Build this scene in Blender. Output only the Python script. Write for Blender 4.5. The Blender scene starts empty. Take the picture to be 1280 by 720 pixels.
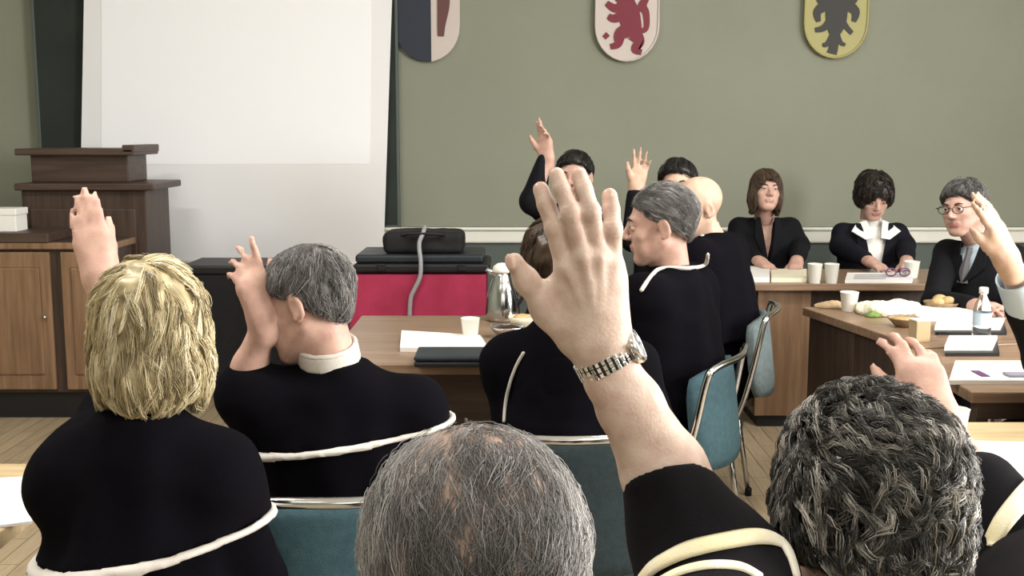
import bpy, bmesh, math
import numpy as np
from mathutils import Matrix, Vector

SC = bpy.context.scene
COL = SC.collection
PI = math.pi
RNG = np.random.default_rng(7)

# ------------------------------------------------------------------ camera
F_PX = 1400.0
CAM_Z = 1.5
PITCH = math.atan(195.0 / F_PX)
CS, SN = math.cos(PITCH), math.sin(PITCH)

def P(u, v, d):
    """point at forward distance d that the photograph shows at (u, v)"""
    b = 360.0 - v
    y = b * SN + F_PX * CS
    z = b * CS - F_PX * SN
    k = d / y
    return np.array([(u - 640.0) * k, d, CAM_Z + z * k])

def T(u, v, z=0.75):
    """point on the level z that the photograph shows at (u, v)"""
    b = 360.0 - v
    y = b * SN + F_PX * CS
    zz = b * CS - F_PX * SN
    k = (z - CAM_Z) / zz
    return np.array([(u - 640.0) * k, y * k, z])

# ------------------------------------------------------------------ scene bookkeeping
def tag(o, label, cat, group=None, kind=None):
    o['label'] = label
    if kind != 'structure':
        o['category'] = cat
    if group: o['group'] = group
    if kind: o['kind'] = kind
    return o

def thing(name, label, cat, loc=(0, 0, 0), rz=0.0, group=None):
    o = bpy.data.objects.new(name, None)
    COL.objects.link(o)
    o.empty_display_size = 0.05
    o.location = tuple(float(c) for c in loc)
    o.rotation_euler = (0, 0, rz)
    return tag(o, label, cat, group)

def mesh_obj(name, verts, faces, mats, parent=None, midx=None, smooth=True, tint=None):
    me = bpy.data.meshes.new(name)
    verts = np.asarray(verts, dtype=np.float32)
    if isinstance(faces, np.ndarray):
        n, k = faces.shape
        me.vertices.add(len(verts))
        me.vertices.foreach_set('co', verts.ravel())
        me.loops.add(n * k)
        me.loops.foreach_set('vertex_index', faces.astype(np.int32).ravel())
        me.polygons.add(n)
        me.polygons.foreach_set('loop_start', np.arange(0, n * k, k, dtype=np.int32))
        me.update(calc_edges=True)
    else:
        me.from_pydata([tuple(map(float, v)) for v in verts], [], [tuple(int(i) for i in f) for f in faces])
    if not isinstance(mats, (list, tuple)): mats = [mats]
    for m in mats: me.materials.append(m)
    if midx is not None:
        me.polygons.foreach_set('material_index', np.asarray(midx, dtype=np.int32))
    me.polygons.foreach_set('use_smooth', np.full(len(me.polygons), bool(smooth)))
    if tint is not None:
        at = me.attributes.new('tint', 'FLOAT', 'POINT')
        at.data.foreach_set('value', np.asarray(tint, dtype=np.float32))
    me.validate()
    me.update()
    o = bpy.data.objects.new(name, me)
    COL.objects.link(o)
    if parent is not None: o.parent = parent
    return o

def bm_obj(name, bm, mats, parent=None, smooth=False, angle=None):
    me = bpy.data.meshes.new(name)
    bm.normal_update()
    bm.to_mesh(me); bm.free()
    if not isinstance(mats, (list, tuple)): mats = [mats]
    for m in mats: me.materials.append(m)
    if smooth or angle:
        me.polygons.foreach_set('use_smooth', np.full(len(me.polygons), True))
        if angle: me.set_sharp_from_angle(angle=angle)
    o = bpy.data.objects.new(name, me)
    COL.objects.link(o)
    if parent is not None: o.parent = parent
    return o

def dup(root, loc, rz, label, group=None):
    r = root.copy(); COL.objects.link(r)
    r.location = tuple(float(c) for c in loc); r.rotation_euler = (0, 0, rz)
    r['label'] = label
    if group: r['group'] = group
    for ch in list(root.children):
        c = ch.copy(); COL.objects.link(c); c.parent = r
        for g in list(ch.children):
            d = g.copy(); COL.objects.link(d); d.parent = c
    return r

# ------------------------------------------------------------------ bmesh shapes
def box(bm, lo, hi, bevel=0.0, seg=2, mat=0, M=None):
    lo = np.minimum(lo, hi).astype(float) if False else np.array(lo, float); hi = np.array(hi, float)
    vs = [bm.verts.new((x, y, z)) for z in (lo[2], hi[2]) for y in (lo[1], hi[1]) for x in (lo[0], hi[0])]
    idx = [(0, 2, 3, 1), (4, 5, 7, 6), (0, 1, 5, 4), (2, 6, 7, 3), (0, 4, 6, 2), (1, 3, 7, 5)]
    fs = [bm.faces.new([vs[i] for i in f]) for f in idx]
    for f in fs: f.material_index = mat
    if bevel > 0:
        es = list({e for f in fs for e in f.edges})
        r = bmesh.ops.bevel(bm, geom=es, offset=bevel, segments=seg, affect='EDGES', profile=0.5)
        for f in r['faces']: f.material_index = mat
        if M is not None:
            vv = {v for f in r['faces'] for v in f.verts} | {v for f in fs if f.is_valid for v in f.verts}
            bmesh.ops.transform(bm, matrix=M, verts=list(vv))
    elif M is not None:
        bmesh.ops.transform(bm, matrix=M, verts=vs)

def lathe(bm, prof, n=28, M=None, mat=0, cap0=True, cap1=True):
    rings = []
    for r, z in prof:
        rings.append([bm.verts.new((r * math.cos(2 * PI * i / n), r * math.sin(2 * PI * i / n), z)) for i in range(n)])
    allv = [v for rg in rings for v in rg]
    for a, b in zip(rings, rings[1:]):
        for i in range(n):
            f = bm.faces.new((a[i], a[(i + 1) % n], b[(i + 1) % n], b[i])); f.material_index = mat; f.smooth = True
    if cap0: bm.faces.new(rings[0][::-1]).material_index = mat
    if cap1: bm.faces.new(rings[-1]).material_index = mat
    if M is not None: bmesh.ops.transform(bm, matrix=M, verts=allv)

def tube(bm, pts, r, n=10, closed=False, mat=0, cap=True):
    pts = [Vector(p) for p in pts]
    m = len(pts)
    rs = r if isinstance(r, (list, tuple)) else [r] * m
    rings = []
    up = None
    for i, p in enumerate(pts):
        if closed: t = (pts[(i + 1) % m] - pts[(i - 1) % m])
        else: t = pts[min(i + 1, m - 1)] - pts[max(i - 1, 0)]
        t.normalize()
        if up is None:
            up = Vector((0, 0, 1)) if abs(t.z) < 0.9 else Vector((1, 0, 0))
        a = t.cross(up); a.normalize()
        b = a.cross(t); b.normalize(); up = b
        rings.append([bm.verts.new(p + a * (rs[i] * math.cos(2 * PI * k / n)) + b * (rs[i] * math.sin(2 * PI * k / n))) for k in range(n)])
    prs = list(zip(rings, rings[1:]))
    if closed: prs.append((rings[-1], rings[0]))
    for a, b in prs:
        for k in range(n):
            f = bm.faces.new((a[k], a[(k + 1) % n], b[(k + 1) % n], b[k])); f.smooth = True; f.material_index = mat
    if cap and not closed:
        bm.faces.new(rings[0][::-1]).material_index = mat; bm.faces.new(rings[-1]).material_index = mat

def spline(ctrl, n=8, closed=False):
    c = [np.array(p, float) for p in ctrl]
    m = len(c); out = []
    segs = m if closed else m - 1
    for i in range(segs):
        if closed: p0, p1, p2, p3 = c[(i - 1) % m], c[i], c[(i + 1) % m], c[(i + 2) % m]
        else: p0, p1, p2, p3 = c[max(i - 1, 0)], c[i], c[i + 1], c[min(i + 2, m - 1)]
        for k in range(n):
            t = k / n
            out.append(0.5 * ((2 * p1) + (-p0 + p2) * t + (2 * p0 - 5 * p1 + 4 * p2 - p3) * t * t + (-p0 + 3 * p1 - 3 * p2 + p3) * t ** 3))
    if not closed: out.append(c[-1])
    return out

# ------------------------------------------------------------------ signed distance modelling
class Field:
    def __init__(self):
        self.ops = []
        self.M = np.eye(4)
    def set(self, M=None):
        self.M = np.eye(4) if M is None else np.array(M, float)
        return self
    def pt(self, p):
        return self.M[:3, :3] @ np.array(p, float) + self.M[:3, 3]
    def cap(self, a, b, ra, rb=None, k=0.012, m=0, mode='u'):
        a = self.pt(a).astype(np.float32); b = self.pt(b).astype(np.float32)
        rb = ra if rb is None else rb
        ba = b - a; L = float(ba @ ba) + 1e-12
        def fn(p, a=a, ba=ba, L=L, ra=ra, rb=rb):
            pa = p - a
            h = np.clip((pa @ ba) / L, 0, 1)
            q = pa - h[:, None] * ba
            return np.sqrt(np.einsum('ij,ij->i', q, q)) - (ra + (rb - ra) * h)
        self.ops.append((fn, k, m, mode)); return self
    def chain(self, pts, rs, k=0.012, m=0):
        for i in range(len(pts) - 1):
            self.cap(pts[i], pts[i + 1], rs[i], rs[i + 1], k, m)
        return self
    def ell(self, c, r, k=0.012, m=0, mode='u', R=None):
        c = self.pt(c).astype(np.float32)
        Rm = self.M[:3, :3] / np.linalg.norm(self.M[:3, :3], axis=0)
        if R is not None: Rm = Rm @ R
        Rm = Rm.astype(np.float32); r = np.array(r, np.float32)
        def fn(p, c=c, Rm=Rm, r=r):
            q = (p - c) @ Rm
            qa = q / r; qb = qa / r
            k0 = np.sqrt(np.einsum('ij,ij->i', qa, qa)) + 1e-6
            k1 = np.sqrt(np.einsum('ij,ij->i', qb, qb)) + 1e-6
            d = k0 * (k0 - 1) / k1
            return np.where(k0 < 0.3, -(1 - k0) * r.min(), d)
        self.ops.append((fn, k, m, mode)); return self
    def plane(self, p0, n, k=0.005, m=0, mode='i'):
        """keeps the side the normal points away from"""
        p0 = self.pt(p0).astype(np.float32)
        n = np.array(n, float); n = self.M[:3, :3] @ (n / np.linalg.norm(n)); n = n.astype(np.float32)
        self.ops.append((lambda p, p0=p0, n=n: (p - p0) @ n, k, m, mode)); return self
    def fn(self, g, k=0.01, m=0, mode='u'):
        self.ops.append((g, k, m, mode)); return self
    def __call__(self, p):
        p = np.asarray(p, np.float32)
        d = np.full(len(p), 10.0, np.float32)
        for fn, k, m, mode in self.ops:
            e = fn(p)
            if mode == 'u':
                h = np.maximum(k - np.abs(d - e), 0) / k
                d = np.minimum(d, e) - h * h * k * 0.25
            elif mode == 's':
                h = np.maximum(k - np.abs(d + e), 0) / k
                d = np.maximum(d, -e) + h * h * k * 0.25
            else:
                h = np.maximum(k - np.abs(d - e), 0) / k
                d = np.maximum(d, e) + h * h * k * 0.25
        return d
    def mats(self, p):
        p = np.asarray(p, np.float32)
        best = np.full(len(p), 10.0, np.float32); mi = np.zeros(len(p), np.int32)
        for fn, k, m, mode in self.ops:
            if mode != 'u': continue
            e = fn(p) + (.0046 if m == 1 else 0.0); w = e < best
            best[w] = e[w]; mi[w] = m
        return mi
    def grad(self, p, e=0.002):
        p = np.asarray(p, np.float32)
        g = np.stack([self(p + np.eye(3, dtype=np.float32)[i] * e) - self(p - np.eye(3, dtype=np.float32)[i] * e) for i in range(3)], 1)
        return g / (np.linalg.norm(g, axis=1, keepdims=True) + 1e-9)

def loft(prof, M=None):
    """an upright form: rows of (z, half width, half depth, centre y[, centre x])"""
    a = np.array([tuple(r) + (0.0,) * (5 - len(r)) for r in prof], float)
    a = a[np.argsort(a[:, 0])]
    zz = np.linspace(a[0, 0], a[-1, 0], 64)
    def sm(col):
        y = np.interp(zz, a[:, 0], a[:, col])
        for _ in range(6):
            y[1:-1] = 0.25 * y[:-2] + 0.5 * y[1:-1] + 0.25 * y[2:]
        return y
    A, B, CY, CX = sm(1), sm(2), sm(3), sm(4)
    z0, z1 = zz[0], zz[-1]
    def fn(p):
        z = p[:, 2]
        aa = np.interp(z, zz, A).astype(np.float32); bb = np.interp(z, zz, B).astype(np.float32)
        cy = np.interp(z, zz, CY).astype(np.float32); cx = np.interp(z, zz, CX).astype(np.float32)
        x = (p[:, 0] - cx) / aa; y = (p[:, 1] - cy) / bb
        k0 = np.sqrt(x * x + y * y) + 1e-6
        k1 = np.sqrt((x / aa) ** 2 + (y / bb) ** 2) + 1e-6
        d = np.where(k0 < 0.3, -(1 - k0) * np.minimum(aa, bb), k0 * (k0 - 1) / k1) * 0.8
        return np.maximum(np.maximum(d, z - z1), z0 - z).astype(np.float32)
    return fn

def polygonize(f, lo, hi, h, B=8, slack=1.7):
    lo = np.array(lo, np.float64); hi = np.array(hi, np.float64)
    nb = np.ceil((hi - lo) / (h * B)).astype(int)
    g = np.stack(np.meshgrid(*[np.arange(n) for n in nb], indexing='ij'), -1).reshape(-1, 3)
    cen = (lo + (g + 0.5) * B * h).astype(np.float32)
    g = g[np.abs(f(cen)) < h * B * 0.87 * slack]
    N = nb * B + 3
    o = np.stack(np.meshgrid(*[np.arange(B + 1)] * 3, indexing='ij'), -1).reshape(-1, 3)
    keys, pos, quads = [], [], []
    CH = 400
    corner = [(i, j, k) for i in (0, 1) for j in (0, 1) for k in (0, 1)]
    edges = [(a, b) for a in range(8) for b in range(a + 1, 8) if sum(abs(corner[a][t] - corner[b][t]) for t in range(3)) == 1]
    def key(I): return (I[..., 0] + 1) + N[0] * ((I[..., 1] + 1) + N[1] * (I[..., 2] + 1).astype(np.int64))
    for s in range(0, len(g), CH):
        gb = g[s:s + CH]
        I = gb[:, None, :] * B + o[None]
        pts = (lo + I * h).astype(np.float32).reshape(-1, 3)
        V = f(pts).reshape(len(gb), B + 1, B + 1, B + 1)
        S = V < 0
        c = [V[:, a:B + a, b:B + b, d:B + d] for a, b, d in corner]
        ins = sum((x < 0).astype(np.int8) for x in c)
        w = np.argwhere((ins > 0) & (ins < 8))
        if len(w) == 0: continue
        cv = np.stack([x[w[:, 0], w[:, 1], w[:, 2], w[:, 3]] for x in c], 1)
        acc = np.zeros((len(w), 3)); cnt = np.zeros(len(w))
        for a, b in edges:
            x = (cv[:, a] < 0) != (cv[:, b] < 0)
            t = np.where(x, cv[:, a] / np.where(x, cv[:, a] - cv[:, b], 1), 0)
            pa = np.array(corner[a]); pb = np.array(corner[b])
            q = pa + t[:, None] * (pb - pa)
            acc += np.where(x[:, None], q, 0); cnt += x
        Ic = gb[w[:, 0]] * B + w[:, 1:]
        keys.append(key(Ic)); pos.append(lo + (Ic + acc / cnt[:, None]) * h)
        for ax in range(3):
            sl0 = [slice(0, B)] * 3; sl1 = [slice(0, B)] * 3
            sl1[ax] = slice(1, B + 1)
            s0 = S[(slice(None),) + tuple(sl0)]; s1 = S[(slice(None),) + tuple(sl1)]
            e = np.argwhere(s0 != s1)
            if len(e) == 0: continue
            Ie = gb[e[:, 0]] * B + e[:, 1:]
            flip = s0[e[:, 0], e[:, 1], e[:, 2], e[:, 3]]
            u, v = (ax + 1) % 3, (ax + 2) % 3
            du = np.eye(3, dtype=int)[u]; dv = np.eye(3, dtype=int)[v]
            q = np.stack([key(Ie - du - dv), key(Ie - dv), key(Ie), key(Ie - du)], 1)
            q[~flip] = q[~flip][:, ::-1]
            quads.append(q)
    keys = np.concatenate(keys); pos = np.concatenate(pos); quads = np.concatenate(quads)
    keys, ui = np.unique(keys, return_index=True); pos = pos[ui]
    ix = np.searchsorted(keys, quads); ix = np.minimum(ix, len(keys) - 1)
    ok = np.all(keys[ix] == quads, axis=1)
    return pos, ix[ok]

def smooth_mesh(v, q, it=1, lam=0.5):
    for _ in range(it):
        acc = np.zeros_like(v); cnt = np.zeros(len(v))
        for a in range(4):
            b = (a + 1) % 4
            np.add.at(acc, q[:, a], v[q[:, b]]); np.add.at(cnt, q[:, a], 1)
            np.add.at(acc, q[:, b], v[q[:, a]]); np.add.at(cnt, q[:, b], 1)
        v = v + lam * (acc / np.maximum(cnt, 1)[:, None] - v)
    return v

def wob(p, freq, seed=0, oct=3):
    """cheap smooth noise, about -1..1"""
    r = np.random.default_rng(seed)
    out = np.zeros(len(p)); amp = 1.0; tot = 0
    for o in range(oct):
        for _ in range(4):
            d = r.normal(size=3); d /= np.linalg.norm(d)
            out += amp * np.sin((p @ d) * freq * (2 ** o) * r.uniform(0.7, 1.4) + r.uniform(0, 6.28) + 1.3 * np.sin((p @ r.normal(size=3)) * freq * 0.6 * (2 ** o)))
        tot += amp * 2; amp *= 0.55
    return out / tot

def surf(name, f, lo, hi, h, mats, parent=None, wrinkle=None, smooth=1, M=None, extra=None):
    v, q = polygonize(f, lo, hi, h)
    if smooth: v = smooth_mesh(v, q, smooth, 0.5)
    mi = f.mats(v[q].mean(1)) if isinstance(mats, (list, tuple)) and len(mats) > 1 else None
    if wrinkle is not None:
        n = f.grad(v); v = v + n * wrinkle(v)[:, None]
    if extra is not None:
        for (ev, eq, em) in extra:
            q = np.concatenate([q, eq + len(v)]); v = np.concatenate([v, ev])
            mi = np.concatenate([mi if mi is not None else np.zeros(len(q) - len(eq), np.int32), em])
    if M is not None: v = v @ np.array(M)[:3, :3].T + np.array(M)[:3, 3]
    return mesh_obj(name, v, q, mats, parent, mi)
# ------------------------------------------------------------------ materials
def new_mat(name):
    m = bpy.data.materials.new(name); m.use_nodes = True
    nt = m.node_tree; b = nt.nodes['Principled BSDF']
    return m, nt, b

def mat(name, color, rough=0.6, metal=0.0, color2=None, scale=20.0, stretch=(1, 1, 1), bump=0.0, bscale=None, spec=0.5, detail=4.0, sheen=0.0, lo=0.35, hi=0.65, trans=0.0, sss=0.0, ior=1.45):
    m, nt, b = new_mat(name)
    b.inputs['Base Color'].default_value = (*color, 1)
    b.inputs['Roughness'].default_value = rough
    b.inputs['Metallic'].default_value = metal
    b.inputs['Specular IOR Level'].default_value = spec
    b.inputs['IOR'].default_value = ior
    if sheen: b.inputs['Sheen Weight'].default_value = sheen
    if trans: b.inputs['Transmission Weight'].default_value = trans
    if sss:
        b.inputs['Subsurface Weight'].default_value = sss
        b.inputs['Subsurface Radius'].default_value = (0.012, 0.004, 0.002)
        b.inputs['Subsurface Scale'].default_value = 1.0
    if color2 is not None or bump:
        tc = nt.nodes.new('ShaderNodeTexCoord'); mp = nt.nodes.new('ShaderNodeMapping')
        mp.inputs['Scale'].default_value = stretch
        nt.links.new(tc.outputs['Object'], mp.inputs['Vector'])
    if color2 is not None:
        n = nt.nodes.new('ShaderNodeTexNoise'); n.inputs['Scale'].default_value = scale; n.inputs['Detail'].default_value = detail
        r = nt.nodes.new('ShaderNodeValToRGB')
        r.color_ramp.elements[0].position = lo; r.color_ramp.elements[1].position = hi
        r.color_ramp.elements[0].color = (*color, 1); r.color_ramp.elements[1].color = (*color2, 1)
        nt.links.new(mp.outputs['Vector'], n.inputs['Vector']); nt.links.new(n.outputs['Fac'], r.inputs['Fac'])
        nt.links.new(r.outputs['Color'], b.inputs['Base Color'])
    if bump:
        n2 = nt.nodes.new('ShaderNodeTexNoise'); n2.inputs['Scale'].default_value = bscale or scale * 4; n2.inputs['Detail'].default_value = 3
        bp = nt.nodes.new('ShaderNodeBump'); bp.inputs['Strength'].default_value = bump; bp.inputs['Distance'].default_value = 0.004
        nt.links.new(mp.outputs['Vector'], n2.inputs['Vector']); nt.links.new(n2.outputs['Fac'], bp.inputs['Height'])
        nt.links.new(bp.outputs['Normal'], b.inputs['Normal'])
    return m

def hair_mat(name, c0, c1, c2, rough=0.42, spec=0.5):
    m, nt, b = new_mat(name)
    a = nt.nodes.new('ShaderNodeAttribute'); a.attribute_name = 'tint'
    r = nt.nodes.new('ShaderNodeValToRGB'); e = r.color_ramp.elements
    e[0].position = 0.0; e[0].color = (*c0, 1); e[1].position = 1.0; e[1].color = (*c2, 1)
    x = e.new(0.5); x.color = (*c1, 1)
    nt.links.new(a.outputs['Fac'], r.inputs['Fac']); nt.links.new(r.outputs['Color'], b.inputs['Base Color'])
    b.inputs['Roughness'].default_value = rough
    b.inputs['Specular IOR Level'].default_value = spec
    return m

def wood_mat(name, c1, c2, rough=0.45, scale=3.0, axis=0, bump=0.15):
    st = [14.0, 14.0, 14.0]; st[axis] = 1.0
    return mat(name, c1, rough, color2=c2, scale=scale, stretch=st, bump=bump, bscale=scale * 3, detail=6)

def parquet_mat():
    m, nt, b = new_mat('oak parquet')
    N = nt.nodes.new; L = nt.links.new
    tc = N('ShaderNodeTexCoord'); mp = N('ShaderNodeMapping'); mp.inputs['Rotation'].default_value = (0, 0, PI / 2)
    L(tc.outputs['Object'], mp.inputs['Vector'])
    br = N('ShaderNodeTexBrick'); br.offset = 0.5
    br.inputs['Color1'].default_value = (0.62, 0.49, 0.33, 1); br.inputs['Color2'].default_value = (0.53, 0.41, 0.27, 1)
    br.inputs['Mortar'].default_value = (0.10, 0.06, 0.03, 1)
    br.inputs['Scale'].default_value = 1.0; br.inputs['Mortar Size'].default_value = 0.0015
    br.inputs['Brick Width'].default_value = 0.5; br.inputs['Row Height'].default_value = 0.075
    L(mp.outputs['Vector'], br.inputs['Vector'])
    m2 = N('ShaderNodeMapping'); m2.inputs['Scale'].default_value = (30, 2, 1); L(tc.outputs['Object'], m2.inputs['Vector'])
    no = N('ShaderNodeTexNoise'); no.inputs['Scale'].default_value = 3; no.inputs['Detail'].default_value = 6; L(m2.outputs['Vector'], no.inputs['Vector'])
    mx = N('ShaderNodeMix'); mx.data_type = 'RGBA'; mx.blend_type = 'MULTIPLY'; mx.inputs[0].default_value = 0.55
    L(br.outputs['Color'], mx.inputs[6]); L(no.outputs['Fac'], mx.inputs[7]); L(mx.outputs[2], b.inputs['Base Color'])
    b.inputs['Roughness'].default_value = 0.35
    return m

MT = {}
MT['skin'] = mat('skin', (0.50, 0.33, 0.25), 0.5, color2=(0.60, 0.41, 0.31), scale=35, bump=0.12, bscale=260, sss=0.12, spec=0.4)
MT['hand_skin'] = mat('hand skin', (0.51, 0.36, 0.305), 0.5, color2=(0.64, 0.50, 0.43), scale=42, bump=0.14, bscale=300, sss=0.10, spec=0.4)
MT['skin_pink'] = mat('pink skin', (0.50, 0.30, 0.25), 0.5, color2=(0.58, 0.37, 0.30), scale=35, bump=0.12, bscale=260, sss=0.12, spec=0.4)
MT['scalp'] = mat('scalp skin', (0.42, 0.29, 0.235), 0.5, color2=(0.36, 0.25, 0.2), scale=30, sss=0.1, spec=0.4)
MT['lips'] = mat('lips', (0.43, 0.21, 0.18), 0.4)
MT['nail'] = mat('fingernail', (0.62, 0.42, 0.36), 0.25)
MT['eye_white'] = mat('eye white', (0.75, 0.72, 0.68), 0.15)
MT['iris'] = mat('iris', (0.03, 0.02, 0.015), 0.1)
MT['gown'] = mat('black gown cloth', (0.0036, 0.0032, 0.0052), 0.95, bump=0.35, bscale=700, spec=0.06, sheen=0.0)
MT['gown_soft'] = mat('charcoal gown cloth', (0.009, 0.008, 0.0105), 0.95, bump=0.4, bscale=800, spec=0.10, sheen=0.01)
MT['suit'] = mat('black suit cloth', (0.005, 0.005, 0.007), 0.85, bump=0.25, bscale=600, spec=0.2)
MT['suit_navy'] = mat('dark navy suit cloth', (0.007, 0.007, 0.012), 0.85, bump=0.25, bscale=600, spec=0.2)
MT['trim_white'] = mat('white piping', (0.62, 0.58, 0.54), 0.7, bump=0.3, bscale=500)
MT['trim_gold'] = mat('cream and gold ribbon', (0.80, 0.70, 0.36), 0.55, color2=(0.88, 0.84, 0.76), scale=9, bump=0.2, bscale=400)
MT['shirt'] = mat('white cotton', (0.80, 0.79, 0.76), 0.8, bump=0.2, bscale=300)
MT['shirt_blue'] = mat('pale blue cotton', (0.50, 0.60, 0.70), 0.8, bump=0.2, bscale=300)
MT['tie'] = mat('grey tie silk', (0.10, 0.10, 0.11), 0.5)
MT['shoe'] = mat('black leather', (0.01, 0.01, 0.01), 0.35)
MT['chrome'] = mat('polished chrome', (0.62, 0.63, 0.65), 0.14, 1.0)
MT['steel'] = mat('brushed steel', (0.72, 0.72, 0.72), 0.25, 1.0)
MT['dial'] = mat('watch dial', (0.35, 0.36, 0.38), 0.3, 0.4)
MT['teal'] = mat('teal upholstery', (0.032, 0.078, 0.100), 0.85, color2=(0.046, 0.100, 0.122), scale=60, bump=0.5, bscale=500)
MT['shaded_teal'] = mat('shaded teal upholstery', (0.010, 0.020, 0.024), 0.85, color2=(0.016, 0.030, 0.035), scale=60, bump=0.5, bscale=500)  # teal chair fabric with the shadow on it put into the colour
MT['bluegrey'] = mat('blue grey upholstery', (0.09, 0.12, 0.13), 0.85, color2=(0.13, 0.16, 0.165), scale=50, bump=0.5, bscale=500)
MT['wood_dark'] = wood_mat('dark walnut', (0.046, 0.028, 0.022), (0.080, 0.050, 0.038), axis=0)
MT['wood_darkv'] = wood_mat('dark walnut upright', (0.040, 0.025, 0.019), (0.070, 0.044, 0.033), axis=2)
MT['wood_mid'] = wood_mat('mid brown wood', (0.17, 0.098, 0.055), (0.25, 0.15, 0.088), axis=2)
MT['wood_top'] = wood_mat('brown desk top', (0.20, 0.125, 0.08), (0.29, 0.19, 0.125), axis=0, rough=0.35)
MT['wood_light'] = wood_mat('pale oak', (0.46, 0.34, 0.19), (0.58, 0.45, 0.27), axis=0, rough=0.4)
MT['black'] = mat('black plastic', (0.009, 0.009, 0.011), 0.5)
MT['black_cloth'] = mat('black nylon', (0.008, 0.008, 0.010), 0.8, bump=0.4, bscale=200)
MT['case_grey'] = mat('dark slategrey plastic', (0.018, 0.024, 0.032), 0.45)
MT['cable'] = mat('grey cable', (0.33, 0.34, 0.37), 0.5)
MT['red'] = mat('crimson cloth', (0.33, 0.020, 0.062), 0.8, color2=(0.42, 0.032, 0.092), scale=6, bump=0.2, bscale=300)
MT['paper'] = mat('white paper', (0.84, 0.82, 0.80), 0.7)
MT['paper_cream'] = mat('cream paper', (0.80, 0.76, 0.60), 0.7)
MT['ink'] = mat('grey printing', (0.25, 0.24, 0.30), 0.7)
MT['cup'] = mat('white paper cup', (0.82, 0.80, 0.74), 0.55)
MT['coffee'] = mat('coffee', (0.03, 0.015, 0.008), 0.2)
MT['glass'] = mat('clear plastic', (0.9, 0.93, 0.95), 0.06, trans=1.0, ior=1.2)
MT['glass_lens'] = mat('spectacle lens', (0.95, 0.95, 0.95), 0.02, trans=1.0, ior=1.05)
MT['water'] = mat('water', (0.9, 0.95, 1.0), 0.02, trans=1.0, ior=1.33)
MT['bread'] = mat('bread crust', (0.45, 0.30, 0.13), 0.7, color2=(0.58, 0.42, 0.22), scale=40, bump=0.3)
MT['wicker'] = mat('tan wicker', (0.36, 0.26, 0.15), 0.7, color2=(0.24, 0.16, 0.09), scale=60, bump=0.6, bscale=120)
MT['card'] = mat('tan cardboard', (0.50, 0.37, 0.22), 0.8)
MT['wall'] = mat('sage green wall paint', (0.236, 0.247, 0.195), 0.85, color2=(0.252, 0.262, 0.208), scale=1.4, bump=0.15, bscale=180)
MT['wainscot'] = mat('grey green dado paint', (0.085, 0.105, 0.095), 0.6)
MT['chalkboard'] = mat('dark green chalkboard', (0.016, 0.021, 0.019), 0.75, color2=(0.024, 0.030, 0.027), scale=3)
MT['rail'] = mat('cream dado rail paint', (0.74, 0.74, 0.68), 0.5)
MT['ceil'] = mat('white ceiling paint', (0.75, 0.74, 0.70), 0.9)
MT['frame_white'] = mat('white window paint', (0.75, 0.75, 0.72), 0.5)
MT['screen_border'] = mat('matt white screen cloth', (0.84, 0.84, 0.87), 0.9)
MT['red_enamel'] = mat('crimson paint', (0.17, 0.010, 0.028), 0.5)
MT['white_enamel'] = mat('white paint', (0.56, 0.49, 0.46), 0.5)
MT['yellow_enamel'] = mat('yellow paint', (0.36, 0.33, 0.13), 0.5)
MT['black_enamel'] = mat('black paint', (0.012, 0.010, 0.008), 0.5)
MT['navy_enamel'] = mat('dark blue paint', (0.016, 0.022, 0.040), 0.5)
MT['maroon_enamel'] = mat('maroon paint', (0.12, 0.045, 0.045), 0.5)
MT['purple'] = mat('purple printing', (0.12, 0.05, 0.14), 0.6)
MT['green_leaf'] = mat('green leaf', (0.14, 0.22, 0.05), 0.6)
MT['rubber'] = mat('black rubber', (0.012, 0.012, 0.012), 0.8)

def lit_screen_mat(strength):
    m, nt, b = new_mat('projected light on screen')
    b.inputs['Base Color'].default_value = (0.84, 0.84, 0.87, 1); b.inputs['Roughness'].default_value = 0.9
    b.inputs['Emission Color'].default_value = (0.97, 0.98, 1.0, 1); b.inputs['Emission Strength'].default_value = strength
    return m

HAIR = {
    'grey': hair_mat('short grey hair', (0.05, 0.047, 0.047), (0.16, 0.15, 0.148), (0.40, 0.385, 0.38)),
    'pepper': hair_mat('salt and pepper hair', (0.006, 0.0055, 0.005), (0.050, 0.046, 0.042), (0.52, 0.49, 0.45), 0.33, 0.8),
    'blonde': hair_mat('blonde hair', (0.15, 0.11, 0.06), (0.52, 0.43, 0.25), (0.82, 0.75, 0.56)),
    'darkgrey': hair_mat('dark grey hair', (0.028, 0.026, 0.025), (0.085, 0.08, 0.078), (0.20, 0.195, 0.19)),
    'brown': hair_mat('brown hair', (0.022, 0.012, 0.007), (0.055, 0.032, 0.020), (0.12, 0.075, 0.05)),
    'darkbrown': hair_mat('dark brown hair', (0.008, 0.005, 0.004), (0.022, 0.015, 0.011), (0.06, 0.042, 0.032)),
    'black': hair_mat('black hair', (0.004, 0.0035, 0.003), (0.010, 0.008, 0.007), (0.03, 0.025, 0.022)),
    'bobbrown': hair_mat('mid brown hair', (0.03, 0.018, 0.011), (0.085, 0.053, 0.033), (0.17, 0.11, 0.07)),
}
# ------------------------------------------------------------------ people
def rot(yaw=0, pitch=0, roll=0):
    return np.array(Matrix.Rotation(yaw, 4, 'Z') @ Matrix.Rotation(pitch, 4, 'X') @ Matrix.Rotation(roll, 4, 'Y'))

def frame(origin, x, y, z):
    M = np.eye(4)
    for i, a in enumerate((x, y, z)): M[:3, i] = np.array(a, float) / np.linalg.norm(a)
    M[:3, 3] = origin
    return M

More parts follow.
